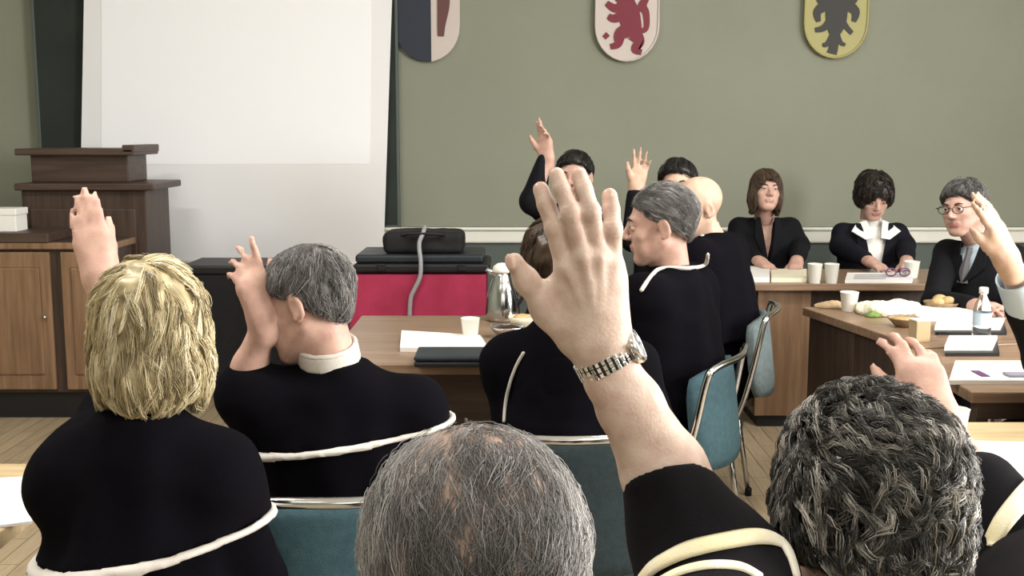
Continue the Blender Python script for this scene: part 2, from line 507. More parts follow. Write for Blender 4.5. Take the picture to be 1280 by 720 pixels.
def head_ops(f, MH, face=True, ears=True, k=0.012):
    f.set(MH)
    f.ell((0, -.012, .03), (.076, .096, .085), k=.02)
    f.ell((0, .03, -.035), (.058, .062, .08), k=.03)
    f.ell((0, .068, -.098), (.02, .018, .016), k=.03)
    for s in (-1, 1):
        f.cap((s * .054, -.002, -.052), (s * .02, .066, -.098), .014, .013, k=.025)
    if face:
        for s in (-1, 1):
            f.ell((s * .04, .062, -.026), (.022, .018, .018), k=.02)
            f.ell((s * .03, .06, -.062), (.022, .02, .024), k=.02)
        f.cap((-.034, .08, .022), (.034, .08, .022), .011, k=.016)
        for s in (-1, 1):
            f.ell((s * .031, .103, .004), (.017, .016, .011), k=.012, mode='s')
            f.ell((s * .031, .0800, .0095), (.0150, .0135, .0068), k=.003)
            f.ell((s * .031, .0785, -.0035), (.0145, .0125, .0055), k=.003)
        f.cap((0, .09, .012), (0, .111, -.026), .0075, .0105, k=.014)
        for s in (-1, 1): f.ell((s * .0115, .1, -.031), (.0085, .010, .008), k=.008)
        f.cap((-.02, .088, -.0575), (.02, .088, -.0575), .006, k=.006, m=1)
        f.cap((0, .092, -.056), (0, .092, -.056), .006, k=.006, m=1)
        f.cap((-.015, .087, -.0675), (.015, .087, -.0675), .0072, k=.006, m=1)
        f.cap((-.02, .098, -.0625), (.02, .098, -.0625), .0022, k=.003, mode='s')
    if ears:
        for s in (-1, 1):
            R = np.array(Matrix.Rotation(s * 0.35, 3, 'Z') @ Matrix.Rotation(-0.2, 3, 'X'))
            f.ell((s * .080, -.008, -.006), (.008, .019, .032), k=.008, R=R)
            f.ell((s * .088, -.004, -.004), (.006, .010, .018), k=.006, mode='s', R=R)
            f.ell((s * .079, -.002, -.032), (.007, .008, .008), k=.006)
    f.set()

FING = [  # name, base x along knuckle row, base z, phalanx lengths
    (.027, .090, (.043, .026, .021), .0092), (.009, .095, (.047, .030, .022), .0094),
    (-.010, .091, (.043, .028, .022), .0089), (-.027, .082, (.034, .021, .019), .0080)]

def hand_ops(f, M, curl=.25, spread=.10, thumb=.55, s=1.0, m=0, curls=None):
    """wrist frame: x to the thumb, y to the back of the hand, z to the fingers"""
    S = np.array(M, float).copy(); S[:3, :3] *= s
    f.set(S)
    f.cap((-.012, 0, -.03), (-.012, 0, .01), .021 * s, k=.02, m=m)
    f.cap((.012, 0, -.03), (.012, 0, .01), .021 * s, k=.02, m=m)
    for i, (bx, bz, ph, r) in enumerate(FING):
        f.cap((bx * .55, 0, .012), (bx, 0, bz), .0165 * s, .0125 * s, k=.022 * s, m=m)
        c = curls[i] if curls else curl
        p = np.array((bx, .002, bz)); a = 0.0; sp = spread * (1.2 - i * .8)
        for j, L in enumerate(ph):
            a += c * (0.6, 1.0, 0.7)[j]
            q = p + L * np.array((math.sin(sp) * math.cos(a), -math.sin(a), math.cos(sp) * math.cos(a)))
            f.cap(p, q, (r - .0006 * j) * s, (r - .0006 * (j + 1)) * s, k=.006 * s, m=m)
            p = q
    f.ell((.016, -.010, .045), (.018, .012, .034), k=.015 * s, m=m)
    t0 = np.array((.020, -.004, .022)); t1 = t0 + .046 * np.array((math.sin(thumb), -.25, math.cos(thumb)))
    t2 = t1 + .033 * np.array((math.sin(thumb * .8), -.25, math.cos(thumb * .8))); t3 = t2 + .026 * np.array((math.sin(thumb * .5), -.2, math.cos(thumb * .5)))
    f.chain([t0, t1, t2, t3], [.016 * s, .0125 * s, .0105 * s, .009 * s], k=.010 * s, m=m)
    f.set()

def hair_shell(style, t=.006):
    f = Field()
    if style in ('short', 'crop', 'fringe'):
        f.ell((0, -.014, .034), (.079 + t, .099 + t, .086 + t), k=.02)
        f.ell((0, -.040, -.03), (.058 + t, .045 + t, .052), k=.03)
        if style == 'fringe':
            f.ell((0, .01, .125), (.062, .11, .075), k=.02, mode='s')
        yz = (.085, .070, -.095, -.072) if style != 'crop' else (.080, .075, -.10, -.10)
        f.plane((0, yz[0], yz[1]), (0, yz[1] - yz[3], -(yz[0] - yz[2])), k=.02)
        for s in (-1, 1):
            f.ell((s * .092, .004, -.012), (.030, .024, .036), k=.01, mode='s')
            f.ell((s * .085, .055, -.03), (.03, .045, .05), k=.01, mode='s')
    elif style == 'full':
        f.ell((0, -.016, .042), (.088 + t, .106 + t, .092 + t), k=.02)
        f.ell((0, -.06, -.03), (.074 + t, .052 + t, .07), k=.03)
        for s in (-1, 1): f.ell((s * .066, .0, .0), (.028 + t, .055, .055), k=.02)
        f.ell((0, .115, -.045), (.062, .085, .095), k=.015, mode='s')
    elif style == 'bob':
        f.ell((0, -.014, .038), (.084 + t, .103 + t, .090 + t), k=.02)
        f.ell((0, -.062, -.045), (.078 + t, .052 + t, .085), k=.03)
        for s in (-1, 1): f.ell((s * .070, .0, -.045), (.024 + t, .058, .085), k=.025)
        f.ell((0, .115, -.03), (.064, .088, .095), k=.012, mode='s')
    return f

def make_hair(parent, MH, style, material, t=.006, n_lock=150, per=10, length=.05, r=.0009, curl=.0, freq=90., lift=.25, seed=1, flow=None, keep=None, h=.006, lockr=.006, shell_tint=.25, bumpy=.003, name='hair', tint_fn=None, shell_mat=None, shift=None):
    rg = np.random.default_rng(seed)
    f = hair_shell(style, t)
    if shift is not None:
        pass
    v, q = polygonize(f, (-.16, -.19, -.17), (.16, .16, .19), h)
    v = smooth_mesh(v, q, 1)
    n = f.grad(v)
    sv = v + n * (wob(v, 120, seed, 2) * bumpy)[:, None]
    allv, allq, tint = [sv], [q], [np.clip(shell_tint + .18 * wob(v, 160, seed + 3, 2), 0, 1)]
    midx = [np.zeros(len(q), np.int32)]
    if flow is None:
        flow = lambda p: p - np.array((0, -.055, .135))
    idx = np.arange(len(v))
    # keep the roots on the outer face, off the cut planes
    pr = np.ones(len(v))
    if keep is not None: pr = keep(v)
    pr = pr * (n[:, 2] > -.75)
    if n_lock and pr.sum() > 0:
        li = rg.choice(idx, size=n_lock, p=pr / pr.sum())
        m = 7
        def path(p0, phase, fr, cu, ln, dirj):
            pts = [p0.copy()]; p = p0.copy(); step = ln / (m - 1)
            for i in range(1, m):
                nn = f.grad(p)
                fl = flow(p) ; fl = fl / (np.linalg.norm(fl, axis=1, keepdims=True) + 1e-9) + dirj
                fl = fl - nn * np.einsum('ij,ij->i', fl, nn)[:, None]
                fl = fl / (np.linalg.norm(fl, axis=1, keepdims=True) + 1e-9)
                bn = np.cross(nn, fl)
                ph = phase + fr * i * step
                off = bn * (cu * np.cos(ph))[:, None] + nn * (cu * .7 * np.sin(ph))[:, None]
                p = p + fl * step[:, None] + off * (step * fr * .5)[:, None]
                d = f(p)
                tgt = .001 + lift * .012 * (i / (m - 1)) * np.minimum(1.0, ln / .04) + .5 * cu * (1 + np.sin(ph))
                p = p - nn * (np.clip(d - tgt, -.02, .02) * .7)[:, None]
                pts.append(p.copy())
            return np.stack(pts, 1)
        L = length * rg.uniform(.7, 1.25, n_lock)
        lp = path(v[li] + 0, rg.uniform(0, 6.28, n_lock), freq * rg.uniform(.7, 1.3, n_lock), curl * rg.uniform(.5, 1.3, n_lock), L, rg.normal(0, .25, (n_lock, 3)))
        K = n_lock * per
        own = np.repeat(np.arange(n_lock), per)
        base = lp[own]
        off = rg.normal(0, lockr, (K, 3))
        nl = n[li][own]
        off = off - nl * np.einsum('ij,ij->i', off, nl)[:, None] * .6
        tt = np.linspace(0, 1, m)
        sp = base + off[:, None, :] * (1 - .55 * tt)[None, :, None] + rg.normal(0, .0012, (K, m, 3)) * tt[None, :, None]
        dd = f(sp.reshape(-1, 3)).reshape(K, m)
        gg = f.grad(sp.reshape(-1, 3)).reshape(K, m, 3)
        sp = sp + gg * np.clip(.0008 - dd, 0, .02)[:, :, None]
        # ribbons with three sides
        tan = np.gradient(sp, axis=1); tan /= np.linalg.norm(tan, axis=2, keepdims=True) + 1e-9
        nn = gg - tan * np.einsum('ijk,ijk->ij', gg, tan)[..., None]; nn /= np.linalg.norm(nn, axis=2, keepdims=True) + 1e-9
        bb = np.cross(tan, nn)
        rad = r * rg.uniform(.7, 1.3, K)[:, None] * np.array([1, 1, 1, .95, .85, .65, .25])[None]
        ring = []
        for a in range(3):
            an = 2 * PI * a / 3
            ring.append(sp + (nn * math.cos(an) + bb * math.sin(an)) * rad[..., None])
        rv = np.stack(ring, 2).reshape(K, m * 3, 3)
        o = len(sv)
        fq = []
        for i in range(m - 1):
            for a in range(3):
                b2 = (a + 1) % 3
                fq.append((i * 3 + a, i * 3 + b2, (i + 1) * 3 + b2, (i + 1) * 3 + a))
        fq = np.array(fq)
        Q = (fq[None] + (o + np.arange(K) * m * 3)[:, None, None]).reshape(-1, 4)
        lt = rg.beta(1.1, 1.5, n_lock)[own] * .75 + rg.uniform(0, .35, K)
        if tint_fn is not None: lt = tint_fn(sp[:, 0], lt)
        allv.append(rv.reshape(-1, 3)); allq.append(Q); tint.append(np.repeat(np.clip(lt, 0, 1), m * 3))
        midx.append(np.zeros(len(Q), np.int32))
    V = np.concatenate(allv); Q = np.concatenate(allq)
    V = V @ MH[:3, :3].T + MH[:3, 3]
    mats = [material]
    if shell_mat is not None:
        midx[0][:] = 1; mats = [material, shell_mat]
    return mesh_obj(name, V, Q, mats, parent, np.concatenate(midx), True, np.concatenate(tint))

def eyes(root, MH):
    for s in (-1, 1):
        bm = bmesh.new()
        bmesh.ops.create_uvsphere(bm, u_segments=16, v_segments=12, radius=.0105)
        for fc in bm.faces:
            c = fc.calc_center_median(); fc.smooth = True
            fc.material_index = 1 if c.y > .0082 else 0
        M = Matrix(MH.tolist()) @ Matrix.Translation((s * .031, .0815, .0035))
        bmesh.ops.transform(bm, matrix=M, verts=bm.verts[:])
        bm_obj('eye', bm, [MT['eye_white'], MT['iris']], root, smooth=True)
def brows(root, MH, m):
    for s in (-1, 1):
        bm = bmesh.new()
        pts = spline([(s * .014, .0945, .021), (s * .03, .093, .027), (s * .048, .082, .022)], 5)
        tube(bm, pts, [.0022, .003, .0034, .0034, .0034, .0033, .003, .0027, .0023, .0018, .0012][:len(pts)], 6)
        bmesh.ops.transform(bm, matrix=Matrix(MH.tolist()), verts=bm.verts[:])
        bm_obj('eyebrow', bm, m, root, smooth=True)

def default_arm(s, hz):
    return dict(elbow=(s * .19, .06, hz - .50), wrist=(s * .09, .27, hz - .53), hand=(None))

def fold_noise(seed, amp=.006, zscale=6.0):
    def g(v):
        r = np.sqrt(v[:, 0] ** 2 + v[:, 1] ** 2) + 1e-6
        th = np.arctan2(v[:, 1], v[:, 0])
        w = np.clip((v[:, 2].max() - v[:, 2]) / .35, 0, 1)
        return amp * (w * np.sin(th * 9 + 2.2 * np.sin(v[:, 2] * zscale + seed) + seed) + .6 * wob(v, 22, seed, 2))
    return g

CLOTH = {}
def on_cloth(rt, pts, lift=.004):
    """points of a seam, found where the sight line meets the garment"""
    fs, Wl = CLOTH[rt.name]
    o = Wl[:3, :3] @ np.array((0, 0, CAM_Z)) + Wl[:3, 3]
    out = []
    for (u, v) in pts:
        d = Wl[:3, :3] @ P(u, v, 1.0) + Wl[:3, 3] - o; d = d / np.linalg.norm(d)
        t = .3; best = (9, .3)
        for _ in range(160):
            s = min(float(f_((o + d * t)[None])[0]) for f_ in fs)
            if s < best[0]: best = (s, t)
            if s < .001 or t > 8: break
            t += max(s * .6, .001)
        t = best[1]
        out.append(o + d * (t - lift))
    return out
def seam(name, rt, pts, wdt, th, m, n=8, lift=.004):
    p = spline(on_cloth(rt, pts, lift), n)
    fs, Wl = CLOTH[rt.name]
    cam_l = Wl[:3, :3] @ np.array((0, 0, CAM_Z)) + Wl[:3, 3]
    bm = bmesh.new(); rg = []
    for i in range(len(p)):
        t = p[min(i + 1, len(p) - 1)] - p[max(i - 1, 0)]; t = t / np.linalg.norm(t)
        gr = min(fs, key=lambda f_: float(f_(p[i][None])[0])).grad(p[i][None])[0]
        s_ = np.cross(t, gr); s_ /= np.linalg.norm(s_); nu = np.cross(s_, t)
        e = 1.0 if 0 < i < len(p) - 1 else .6
        rg.append([bm.verts.new(p[i] + s_ * a * e + nu * b) for a, b in ((-wdt, 0), (-wdt * .5, th), (wdt * .5, th), (wdt, 0), (wdt * .5, -th), (-wdt * .5, -th))])
    for a, b in zip(rg, rg[1:]):
        for k in range(6): bm.faces.new((a[k], a[(k + 1) % 6], b[(k + 1) % 6], b[k]))
    bm.faces.new(rg[0][::-1]); bm.faces.new(rg[-1]); bmesh.ops.recalc_face_normals(bm, faces=bm.faces[:])
    return bm_obj(name, bm, MT[m], rt, smooth=True)

def person(label, root, yaw, head, hyaw=0, hpitch=0, hroll=0, hair=None, wear='gown', arms=None, h=.008, face=True, skin='skin', scale=1.0, seed=1, cape=None, group=None, chest_w=1.0, hem=None, trim_r=.006, seat_z=.45, hair_eyes='black', collar=None, arm_len_skin=.35, extra=None, neck=.03, legs=True, trim=True):
    """a seated figure: yaw 0 looks away from the camera (+y), +90 degrees looks to -x"""
    rt = thing('person', label, 'person', (root[0], root[1], 0), yaw, group)
    W2L = np.linalg.inv(np.array(Matrix.Translation((root[0], root[1], 0)) @ Matrix.Rotation(yaw, 4, 'Z')))
    def loc(p): return W2L[:3, :3] @ np.array(p, float) + W2L[:3, 3]
    hl = loc(head); hz = hl[2]; hx, hy = hl[0], hl[1]
    MH = rot(hyaw, hpitch, hroll); MH[:3, :3] *= scale; MH[:3, 3] = hl
    nb = np.array((hx * .35, hy * .55 - .02, hz - .205 + neck))          # base of the neck
    tx, ty = nb[0], nb[1]
    shz = hz - .245 + neck
    sw = .158 * chest_w
    A = {}
    for s, key in ((-1, 'L'), (1, 'R')):
        a = default_arm(s, hz)
        if arms and key in arms and arms[key]:
            g = dict(arms[key])
            for nm in ('elbow', 'wrist'):
                if nm in g: g[nm] = tuple(loc(g[nm]))
            if isinstance(g.get('hand'), dict):
                hd = dict(g['hand'])
                for nm in ('z', 'y', 'x'):
                    if nm in hd: hd[nm] = W2L[:3, :3] @ np.array(hd[nm], float)
                g['hand'] = hd
            a.update(g)
        sh = a.get('sh', (tx + s * sw, ty - .005, shz + a.get('lift', 0)))
        A[key] = (s, np.array(sh, float), np.array(a['elbow'], float), np.array(a['wrist'], float), a)
    # ---------------- body
    fh = Field()
    head_ops(fh, MH, face)
    hc = MH[:3, :3] @ np.array((0, -.02, -.07)) + MH[:3, 3]
    fh.cap(nb + np.array((0, -.015, -.01)), hc, .058, .052, k=.03)
    f = Field()
    f.cap(nb + np.array((0, -.015, -.05)), nb + np.array((0, -.015, -.0)), .056, .054, k=.03)
    f.ell((tx, ty - .01, hz - .36), (.14 * chest_w, .09, .17), k=.03)
    f.ell((tx * .4, ty * .4 - .01, .66), (.13, .10, .16), k=.04)
    f.ell((0, -.02, .55), (.15, .11, .09), k=.04)
    for key, (s, sh, el, wr, a) in A.items():
        f.cap(nb + np.array((s * .03, -.01, -.035)), sh, .034, .045, k=.03)
        f.cap(sh, el, .042, .036, k=.02)
        if a.get('hand') != 'custom':
            f.cap(el, el + (wr - el) * .35, .036, .037, k=.02); f.cap(el + (wr - el) * .35, wr, .037, .026, k=.02)
            hd = a.get('hand') or {}
            z = np.array(hd.get('z', (wr - el) / np.linalg.norm(wr - el)), float)
            yv = np.array(hd.get('y', (0, .2, 1)), float)
            x = np.cross(yv, z); x /= np.linalg.norm(x); yv = np.cross(z / np.linalg.norm(z), x)
            side = hd.get('thumb', -s)
            if float(np.dot(x, hd['x'])) < 0 if 'x' in hd else (x[0] * side < 0): x = -x
            hand_ops(f, frame(wr, x, yv, z), hd.get('curl', .35), hd.get('spread', .08), hd.get('tang', .5), hd.get('s', 1.0), curls=hd.get('curls'))
        else:
            f.cap(el, el + (wr - el) * .5, .039, .036, k=.02)
    if legs:
        for s in (-1, 1):
            f.cap((s * .09, 0, .545), (s * .125, .40, .52), .07, .05, k=.03)
            f.cap((s * .125, .40, .51), (s * .13, .40, .1), .045, .035, k=.02)
    pts = [np.array(x, float) for key in A for x in (A[key][2], A[key][3])]
    lo = np.minimum.reduce(pts + [np.array((-.3, -.25, .05)), hl - .2]) - .23
    hi = np.maximum.reduce(pts + [np.array((.3, .52, .6)), hl + .2]) + .23
    lo[2] = .03
    hv, hq = polygonize(fh, hl - .26, hl + .22, min(h, .0048))
    hv = smooth_mesh(hv, hq, 1); hm = fh.mats(hv[hq].mean(1))
    surf('body', f, lo, hi, min(h, .0085), [MT[skin], MT['lips'], MT['nail']], rt, smooth=1, extra=[(hv, hq, hm)] + list(extra or []))
    if face:
        eyes(rt, MH); brows(rt, MH, HAIR[hair_eyes])
    # ---------------- clothes
    hz0 = hz; hz = hz + neck
    cloth = MT[{'gown': 'gown', 'suit': 'suit', 'navy': 'suit_navy', 'soft': 'gown_soft'}[wear if isinstance(wear, str) else 'gown']]
    g = Field()
    g.fn(loft([(hz - .24, .15 * chest_w, .10, ty - .005, tx), (hz - .34, .185 * chest_w, .125, ty, tx), (hz - .46, .18 * chest_w, .13, ty * .8 + .01, tx * .8), (.68, .18, .14, .01, 0), (.56, .20, .17, .01, 0), (.47, .20, .17, .01, 0)]), k=.02)
    for key, (s, sh, el, wr, a) in A.items():
        g.cap(nb + np.array((s * .040, -.012, -.030)), sh, .050, .054, k=.04)
        R = a.get('sleeve', .056); fr = a.get('cover', .82)
        if a.get('bare'):
            g.cap(sh, sh + (el - sh) * .5, .06, .06, k=.03); continue
        g.cap(sh, el, .055, R, k=.03)
        we = el + (wr - el) * fr
        g.cap(el, we, R, a.get('cuff', R * .8), k=.02)
    if legs:
        for s in (-1, 1):
            g.cap((s * .09, 0, .55), (s * .125, .41, .53), .095, .075, k=.05)
            g.cap((s * .125, .41, .52), (s * .13, .42, .13), .07, .065 if wear in ('gown', 'soft') else .05, k=.03)
    wr_fn = fold_noise(seed, .004)
    if wear in ('gown', 'soft'):
        surf('gown', g, lo, hi, h, [cloth], rt, wrinkle=wr_fn)
        c = Field()
        cw = cape or {}
        wv = cw.get('w', 1.0); dv = cw.get('d', 1.0)
        sl = cw.get('slope', 0.0)
        c.fn(loft([(hz - .155, .062, .062, ty - .015, tx), (hz - .18, .085, .075, ty - .012, tx), (hz - .205 - sl * .3, .135 * wv, .098, ty - .008, tx),
                   (hz - .245 - sl * .6, .192 * wv, .118, ty, tx), (hz - .31 - sl, .226 * wv, .14 * dv, ty, tx), (hz - .42, .24 * wv, .165 * dv, ty * .8, tx * .9),
                   (hz - .54, .25 * wv, .18 * dv, ty * .6, tx * .7), (hz - .62, .255 * wv, .185 * dv, ty * .5, tx * .6)]), k=.02)
        for key, (s, sh, el, wr, a) in A.items():
            if a.get('bare'): continue
            c.cap(nb + np.array((s * .03, -.01, -.03)), sh, .052, .066, k=.05)
            c.cap(sh, sh + (el - sh) * .75, .066, .068, k=.06)
            if a.get('raised') and not a.get('bare'):
                c.cap(sh + np.array((0, 0, .0)), sh + (el - sh) * .9, .082, a.get('wide', .075), k=.05)
        wf = fold_noise(seed + 4, cw.get('fold', .006), 4)
        hp = np.array((0, 0, hz0 - (hem or .50))); hn = np.array(cw.get('tilt', (0, 0, -1)), float); hn /= np.linalg.norm(hn)
        cut = Field(); cut.ops = list(c.ops); cut.plane(hp, hn, k=.004)
        b0, b1 = lo.copy(), hi.copy()
        surf('shoulder_cape', cut, b0, b1, h, [cloth], rt, wrinkle=lambda v: wf(v) + .003)
        if trim:
            def tr(p):
                dc = c(p) - .005; dp = (p - hp.astype(np.float32)) @ hn.astype(np.float32)
                return np.sqrt(dc * dc + dp * dp) - trim_r
            t = Field(); t.fn(tr)
            tb0 = np.array((-.42, -.38, .45)); tb1 = np.array((.42, .42, hz - .2))
            surf('cape_trim', t, tb0, tb1, min(h, trim_r * .9), [MT['trim_white']], rt, wrinkle=lambda v: wf(v) * .8)
        if collar:
            cn = np.array(collar.get('n', (0, -.35, 1)), float); cn /= np.linalg.norm(cn)
            cp = np.array((tx, ty - .02, hz0 - collar.get('z', .175)))
            cc = Field(); cc.cap(nb + np.array((0, -.005, -.06)), hc, collar.get('r', .075), collar.get('r', .075) * .92, k=.01)
            def ct(p):
                d1 = cc(p); d2 = (p - cp.astype(np.float32)) @ cn.astype(np.float32)
                return np.sqrt(d1 * d1 + d2 * d2) - collar.get('t', .006)
            q = Field(); q.fn(ct)
            surf('collar', q, nb - .16, nb + .16, .004, [MT[collar.get('m', 'trim_white')]], rt)
            st = Field(); st.fn(lambda p: np.maximum(np.abs(cc(p)) - collar.get('bt', .004), np.maximum((p - cp.astype(np.float32)) @ cn.astype(np.float32), -((p - cp.astype(np.float32)) @ cn.astype(np.float32)) - collar.get('bh', .05))))
            surf('collar_band', st, nb - .16, nb + .16, .004, [MT[collar['band']] if 'band' in collar else cloth], rt)
    else:
        # open jacket with a shirt showing in the V
        vw = (arms or {}).get('vee', dict(w=.055, z=.36, m='shirt'))
        jz0, jz1 = hz - vw['z'] , hz - .17
        def wedge(p):
            t = np.clip((p[:, 2] - jz0) / (jz1 - jz0), -.2, 1.3)
            return np.maximum(np.maximum(np.abs(p[:, 0] - tx) - vw['w'] * t, -(p[:, 1] - ty) + .02), (p[:, 1] - ty) - .3)
        jk = Field(); jk.ops = list(g.ops); jk.fn(wedge, k=.006, mode='s')
        surf('jacket', jk, lo, hi, h, [cloth], rt, wrinkle=wr_fn)
        s2 = Field()
        if vw['m'] != 'skin':
            s2.fn(loft([(hz - .215, .075, .07, ty - .005, tx), (hz - .25, .13 * chest_w, .092, ty, tx), (hz - .34, .165 * chest_w, .112, ty, tx), (hz - .46, .165 * chest_w, .118, ty * .8 + .01, tx * .8), (.68, .165, .125, .01, 0), (.6, .165, .13, .01, 0)]), k=.02)
            s2.cap(nb + np.array((0, -.005, -.03)), nb + np.array((0, .0, .035)), .068, .062, k=.02)
            surf('shirt', s2, nb - np.array((.25, .2, .5)), nb + np.array((.25, .25, .12)), .006, [MT[vw['m']]], rt)
        # lapels along both edges of the V
        for s in (-1, 1):
            bm = bmesh.new()
            a0 = np.array((tx + s * vw['w'] * .95, ty + .075, jz1 - .01)); a1 = np.array((tx + s * vw['w'] * .62, ty + .118, hz - .29)); a2 = np.array((tx + s * .004, ty + .14, jz0 + .005))
            w = (.022, .05, .006) if vw.get('lapel', True) else (.016, .03, .004)
            ring = []
            for p, ww in zip(spline([a0, a1, a2], 5), np.interp(np.linspace(0, 1, 11), (0, .5, 1), w)):
                q = p + np.array((s * ww, -.012 * ww / .05 - .004, .0))
                ring.append([bm.verts.new(p + np.array((0, .006, 0))), bm.verts.new(q + np.array((0, .008, 0))), bm.verts.new(q + np.array((0, -.004, 0))), bm.verts.new(p + np.array((0, -.008, 0)))])
            for r0, r1 in zip(ring, ring[1:]):
                for i in range(4): bm.faces.new((r0[i], r0[(i + 1) % 4], r1[(i + 1) % 4], r1[i]))
            bm.faces.new(ring[0][::-1]); bm.faces.new(ring[-1])
            bm_obj('lapel', bm, MT[vw['lm']] if 'lm' in vw else cloth, rt, angle=.6)
        if vw.get('wings'):
            for s in (-1, 1):
                bm = bmesh.new()
                base = np.array((tx, ty, hz))
                pl = [(s * .045, .060, -.165), (s * .020, .124, -.262), (s * .068, .128, -.270), (s * .138, .098, -.226), (s * .10, .052, -.188)]
                up = [bm.verts.new(base + np.array(p) + np.array((0, .012, .004))) for p in pl]; dn = [bm.verts.new(base + np.array(p)) for p in pl]
                bm.faces.new(up); bm.faces.new(dn[::-1])
                for i in range(5): bm.faces.new((up[i], dn[i], dn[(i + 1) % 5], up[(i + 1) % 5]))
                bmesh.ops.recalc_face_normals(bm, faces=bm.faces[:])
                o = bm_obj('blouse_collar', bm, MT['shirt'], rt)
                o['label'] = 'white pointed blouse collar over the dark jacket'
        if vw.get('tie'):
            bm = bmesh.new()
            for (z, w_) in ((0, 0),): pass
            sec = [(hz - .205, .016, .085), (hz - .235, .012, .098), (hz - .30, .022, .124), (hz - .36, .026, .136)]
            ring = []
            for z, w_, y in sec:
                ring.append([bm.verts.new((tx - w_, ty + y, z)), bm.verts.new((tx, ty + y + .008, z)), bm.verts.new((tx + w_, ty + y, z)), bm.verts.new((tx, ty + y - .006, z))])
            for r0, r1 in zip(ring, ring[1:]):
                for i in range(4): bm.faces.new((r0[i], r0[(i + 1) % 4], r1[(i + 1) % 4], r1[i]))
            bm.faces.new(ring[0][::-1]); bm.faces.new(ring[-1])
            bm_obj('tie', bm, MT['tie'], rt, angle=.6)
    # shoes
    if legs:
        for s in (-1, 1):
            sf = Field()
            sf.ell((s * .13, .42, .05), (.042, .06, .05), k=.02); sf.ell((s * .135, .52, .036), (.046, .09, .034), k=.03)
            sf.plane((0, 0, .004), (0, 0, -1), k=.004)
            surf('shoe', sf, (s * .13 - .08, .3, -.01), (s * .13 + .08, .66, .14), .009, [MT['shoe']], rt)
    CLOTH[rt.name] = ([c, g] if wear in ('gown', 'soft') else [g], W2L)
    if hair:
        hk = dict(hair); st = hk.pop('style'); mt = hk.pop('mat')
        make_hair(rt, MH, st, HAIR[mt], **hk)
    return rt, MH, A, hl, loc
# ------------------------------------------------------------------ room shell
WALL_Y = 7.0; XL, XR, YB, HC = -4.2, 4.4, -2.6, 3.7
def slab(name, lo, hi, m, label):
    bm = bmesh.new(); box(bm, lo, hi); o = bm_obj(name, bm, m)
    o['label'] = label; o['kind'] = 'structure'; return o
slab('floor', (XL, YB, -.1), (XR, WALL_Y, 0), parquet_mat(), 'oak parquet floor')
slab('ceiling', (XL, YB, HC), (XR, WALL_Y, HC + .1), MT['ceil'], 'white ceiling')
slab('wall_back', (XL - .1, WALL_Y, -.1), (XR + .1, WALL_Y + .12, HC + .1), MT['wall'], 'sage green back wall')
slab('wall_left', (XL - .1, YB, -.1), (XL, WALL_Y, HC + .1), MT['wall'], 'sage green left wall')
slab('wall_front', (XL - .1, YB - .12, -.1), (XR + .1, YB, HC + .1), MT['wall'], 'sage green wall behind the camera')
# right wall with two tall windows
WZ0, WZ1 = 1.0, 3.1
WINS = [(.3, 2.1), (3.0, 4.8)]
bm = bmesh.new()
ys = [YB, WINS[0][0], WINS[0][1], WINS[1][0], WINS[1][1], WALL_Y]
for i in range(5):
    if i in (1, 3):
        box(bm, (XR, ys[i], -.1), (XR + .25, ys[i + 1], WZ0)); box(bm, (XR, ys[i], WZ1), (XR + .25, ys[i + 1], HC + .1))
    else: box(bm, (XR, ys[i], -.1), (XR + .25, ys[i + 1], HC + .1))
o = bm_obj('wall_right', bm, MT['wall']); o['label'] = 'sage green right wall with windows'; o['kind'] = 'structure'
for k, (a, b) in enumerate(WINS):
    bm = bmesh.new()
    for (y0, y1, z0, z1) in ((a, a + .06, WZ0, WZ1), (b - .06, b, WZ0, WZ1), (a, b, WZ0, WZ0 + .06), (a, b, WZ1 - .06, WZ1), ((a + b) / 2 - .03, (a + b) / 2 + .03, WZ0, WZ1)):
        box(bm, (XR + .10, y0, z0), (XR + .16, y1, z1), .006)
    o = bm_obj('window_%d' % (k + 1), bm, MT['frame_white']); o['label'] = 'white framed window'; o['kind'] = 'structure'
    L = bpy.data.lights.new('daylight', 'AREA'); L.shape = 'RECTANGLE'; L.size = b - a - .1; L.size_y = WZ1 - WZ0 - .1
    L.energy = (410, 80)[k]; L.color = (1.0, .98, .93)
    lo_ = bpy.data.objects.new('daylight', L); COL.objects.link(lo_)
    lo_.location = (XR + .02, (a + b) / 2, (WZ0 + WZ1) / 2); lo_.rotation_euler = (0, PI / 2, 0)
# ceiling lamps
for k, (x, y, e) in enumerate([(-1.6, -.8, 16), (1.6, -.8, 50), (-1.9, 2.5, 100), (1.4, 3.3, 72)]):
    L = bpy.data.lights.new('ceiling lamp', 'AREA'); L.shape = 'RECTANGLE'; L.size = 1.3; L.size_y = .35; L.energy = e; L.color = (1.0, .97, .90)
    lo_ = bpy.data.objects.new('ceiling_lamp', L); COL.objects.link(lo_); lo_.location = (x, y, HC - .07)
L = bpy.data.lights.new('rear fill light', 'AREA'); L.shape = 'RECTANGLE'; L.size = 2.4; L.size_y = 1.6; L.energy = 30; L.color = (1, .97, .92)  # unseen fill lamp added behind the camera; the wall there has no window
lo_ = bpy.data.objects.new('rear_fill', L); COL.objects.link(lo_); lo_.location = (.6, YB + .05, 2.3); lo_.rotation_euler = (math.radians(80), 0, 0)

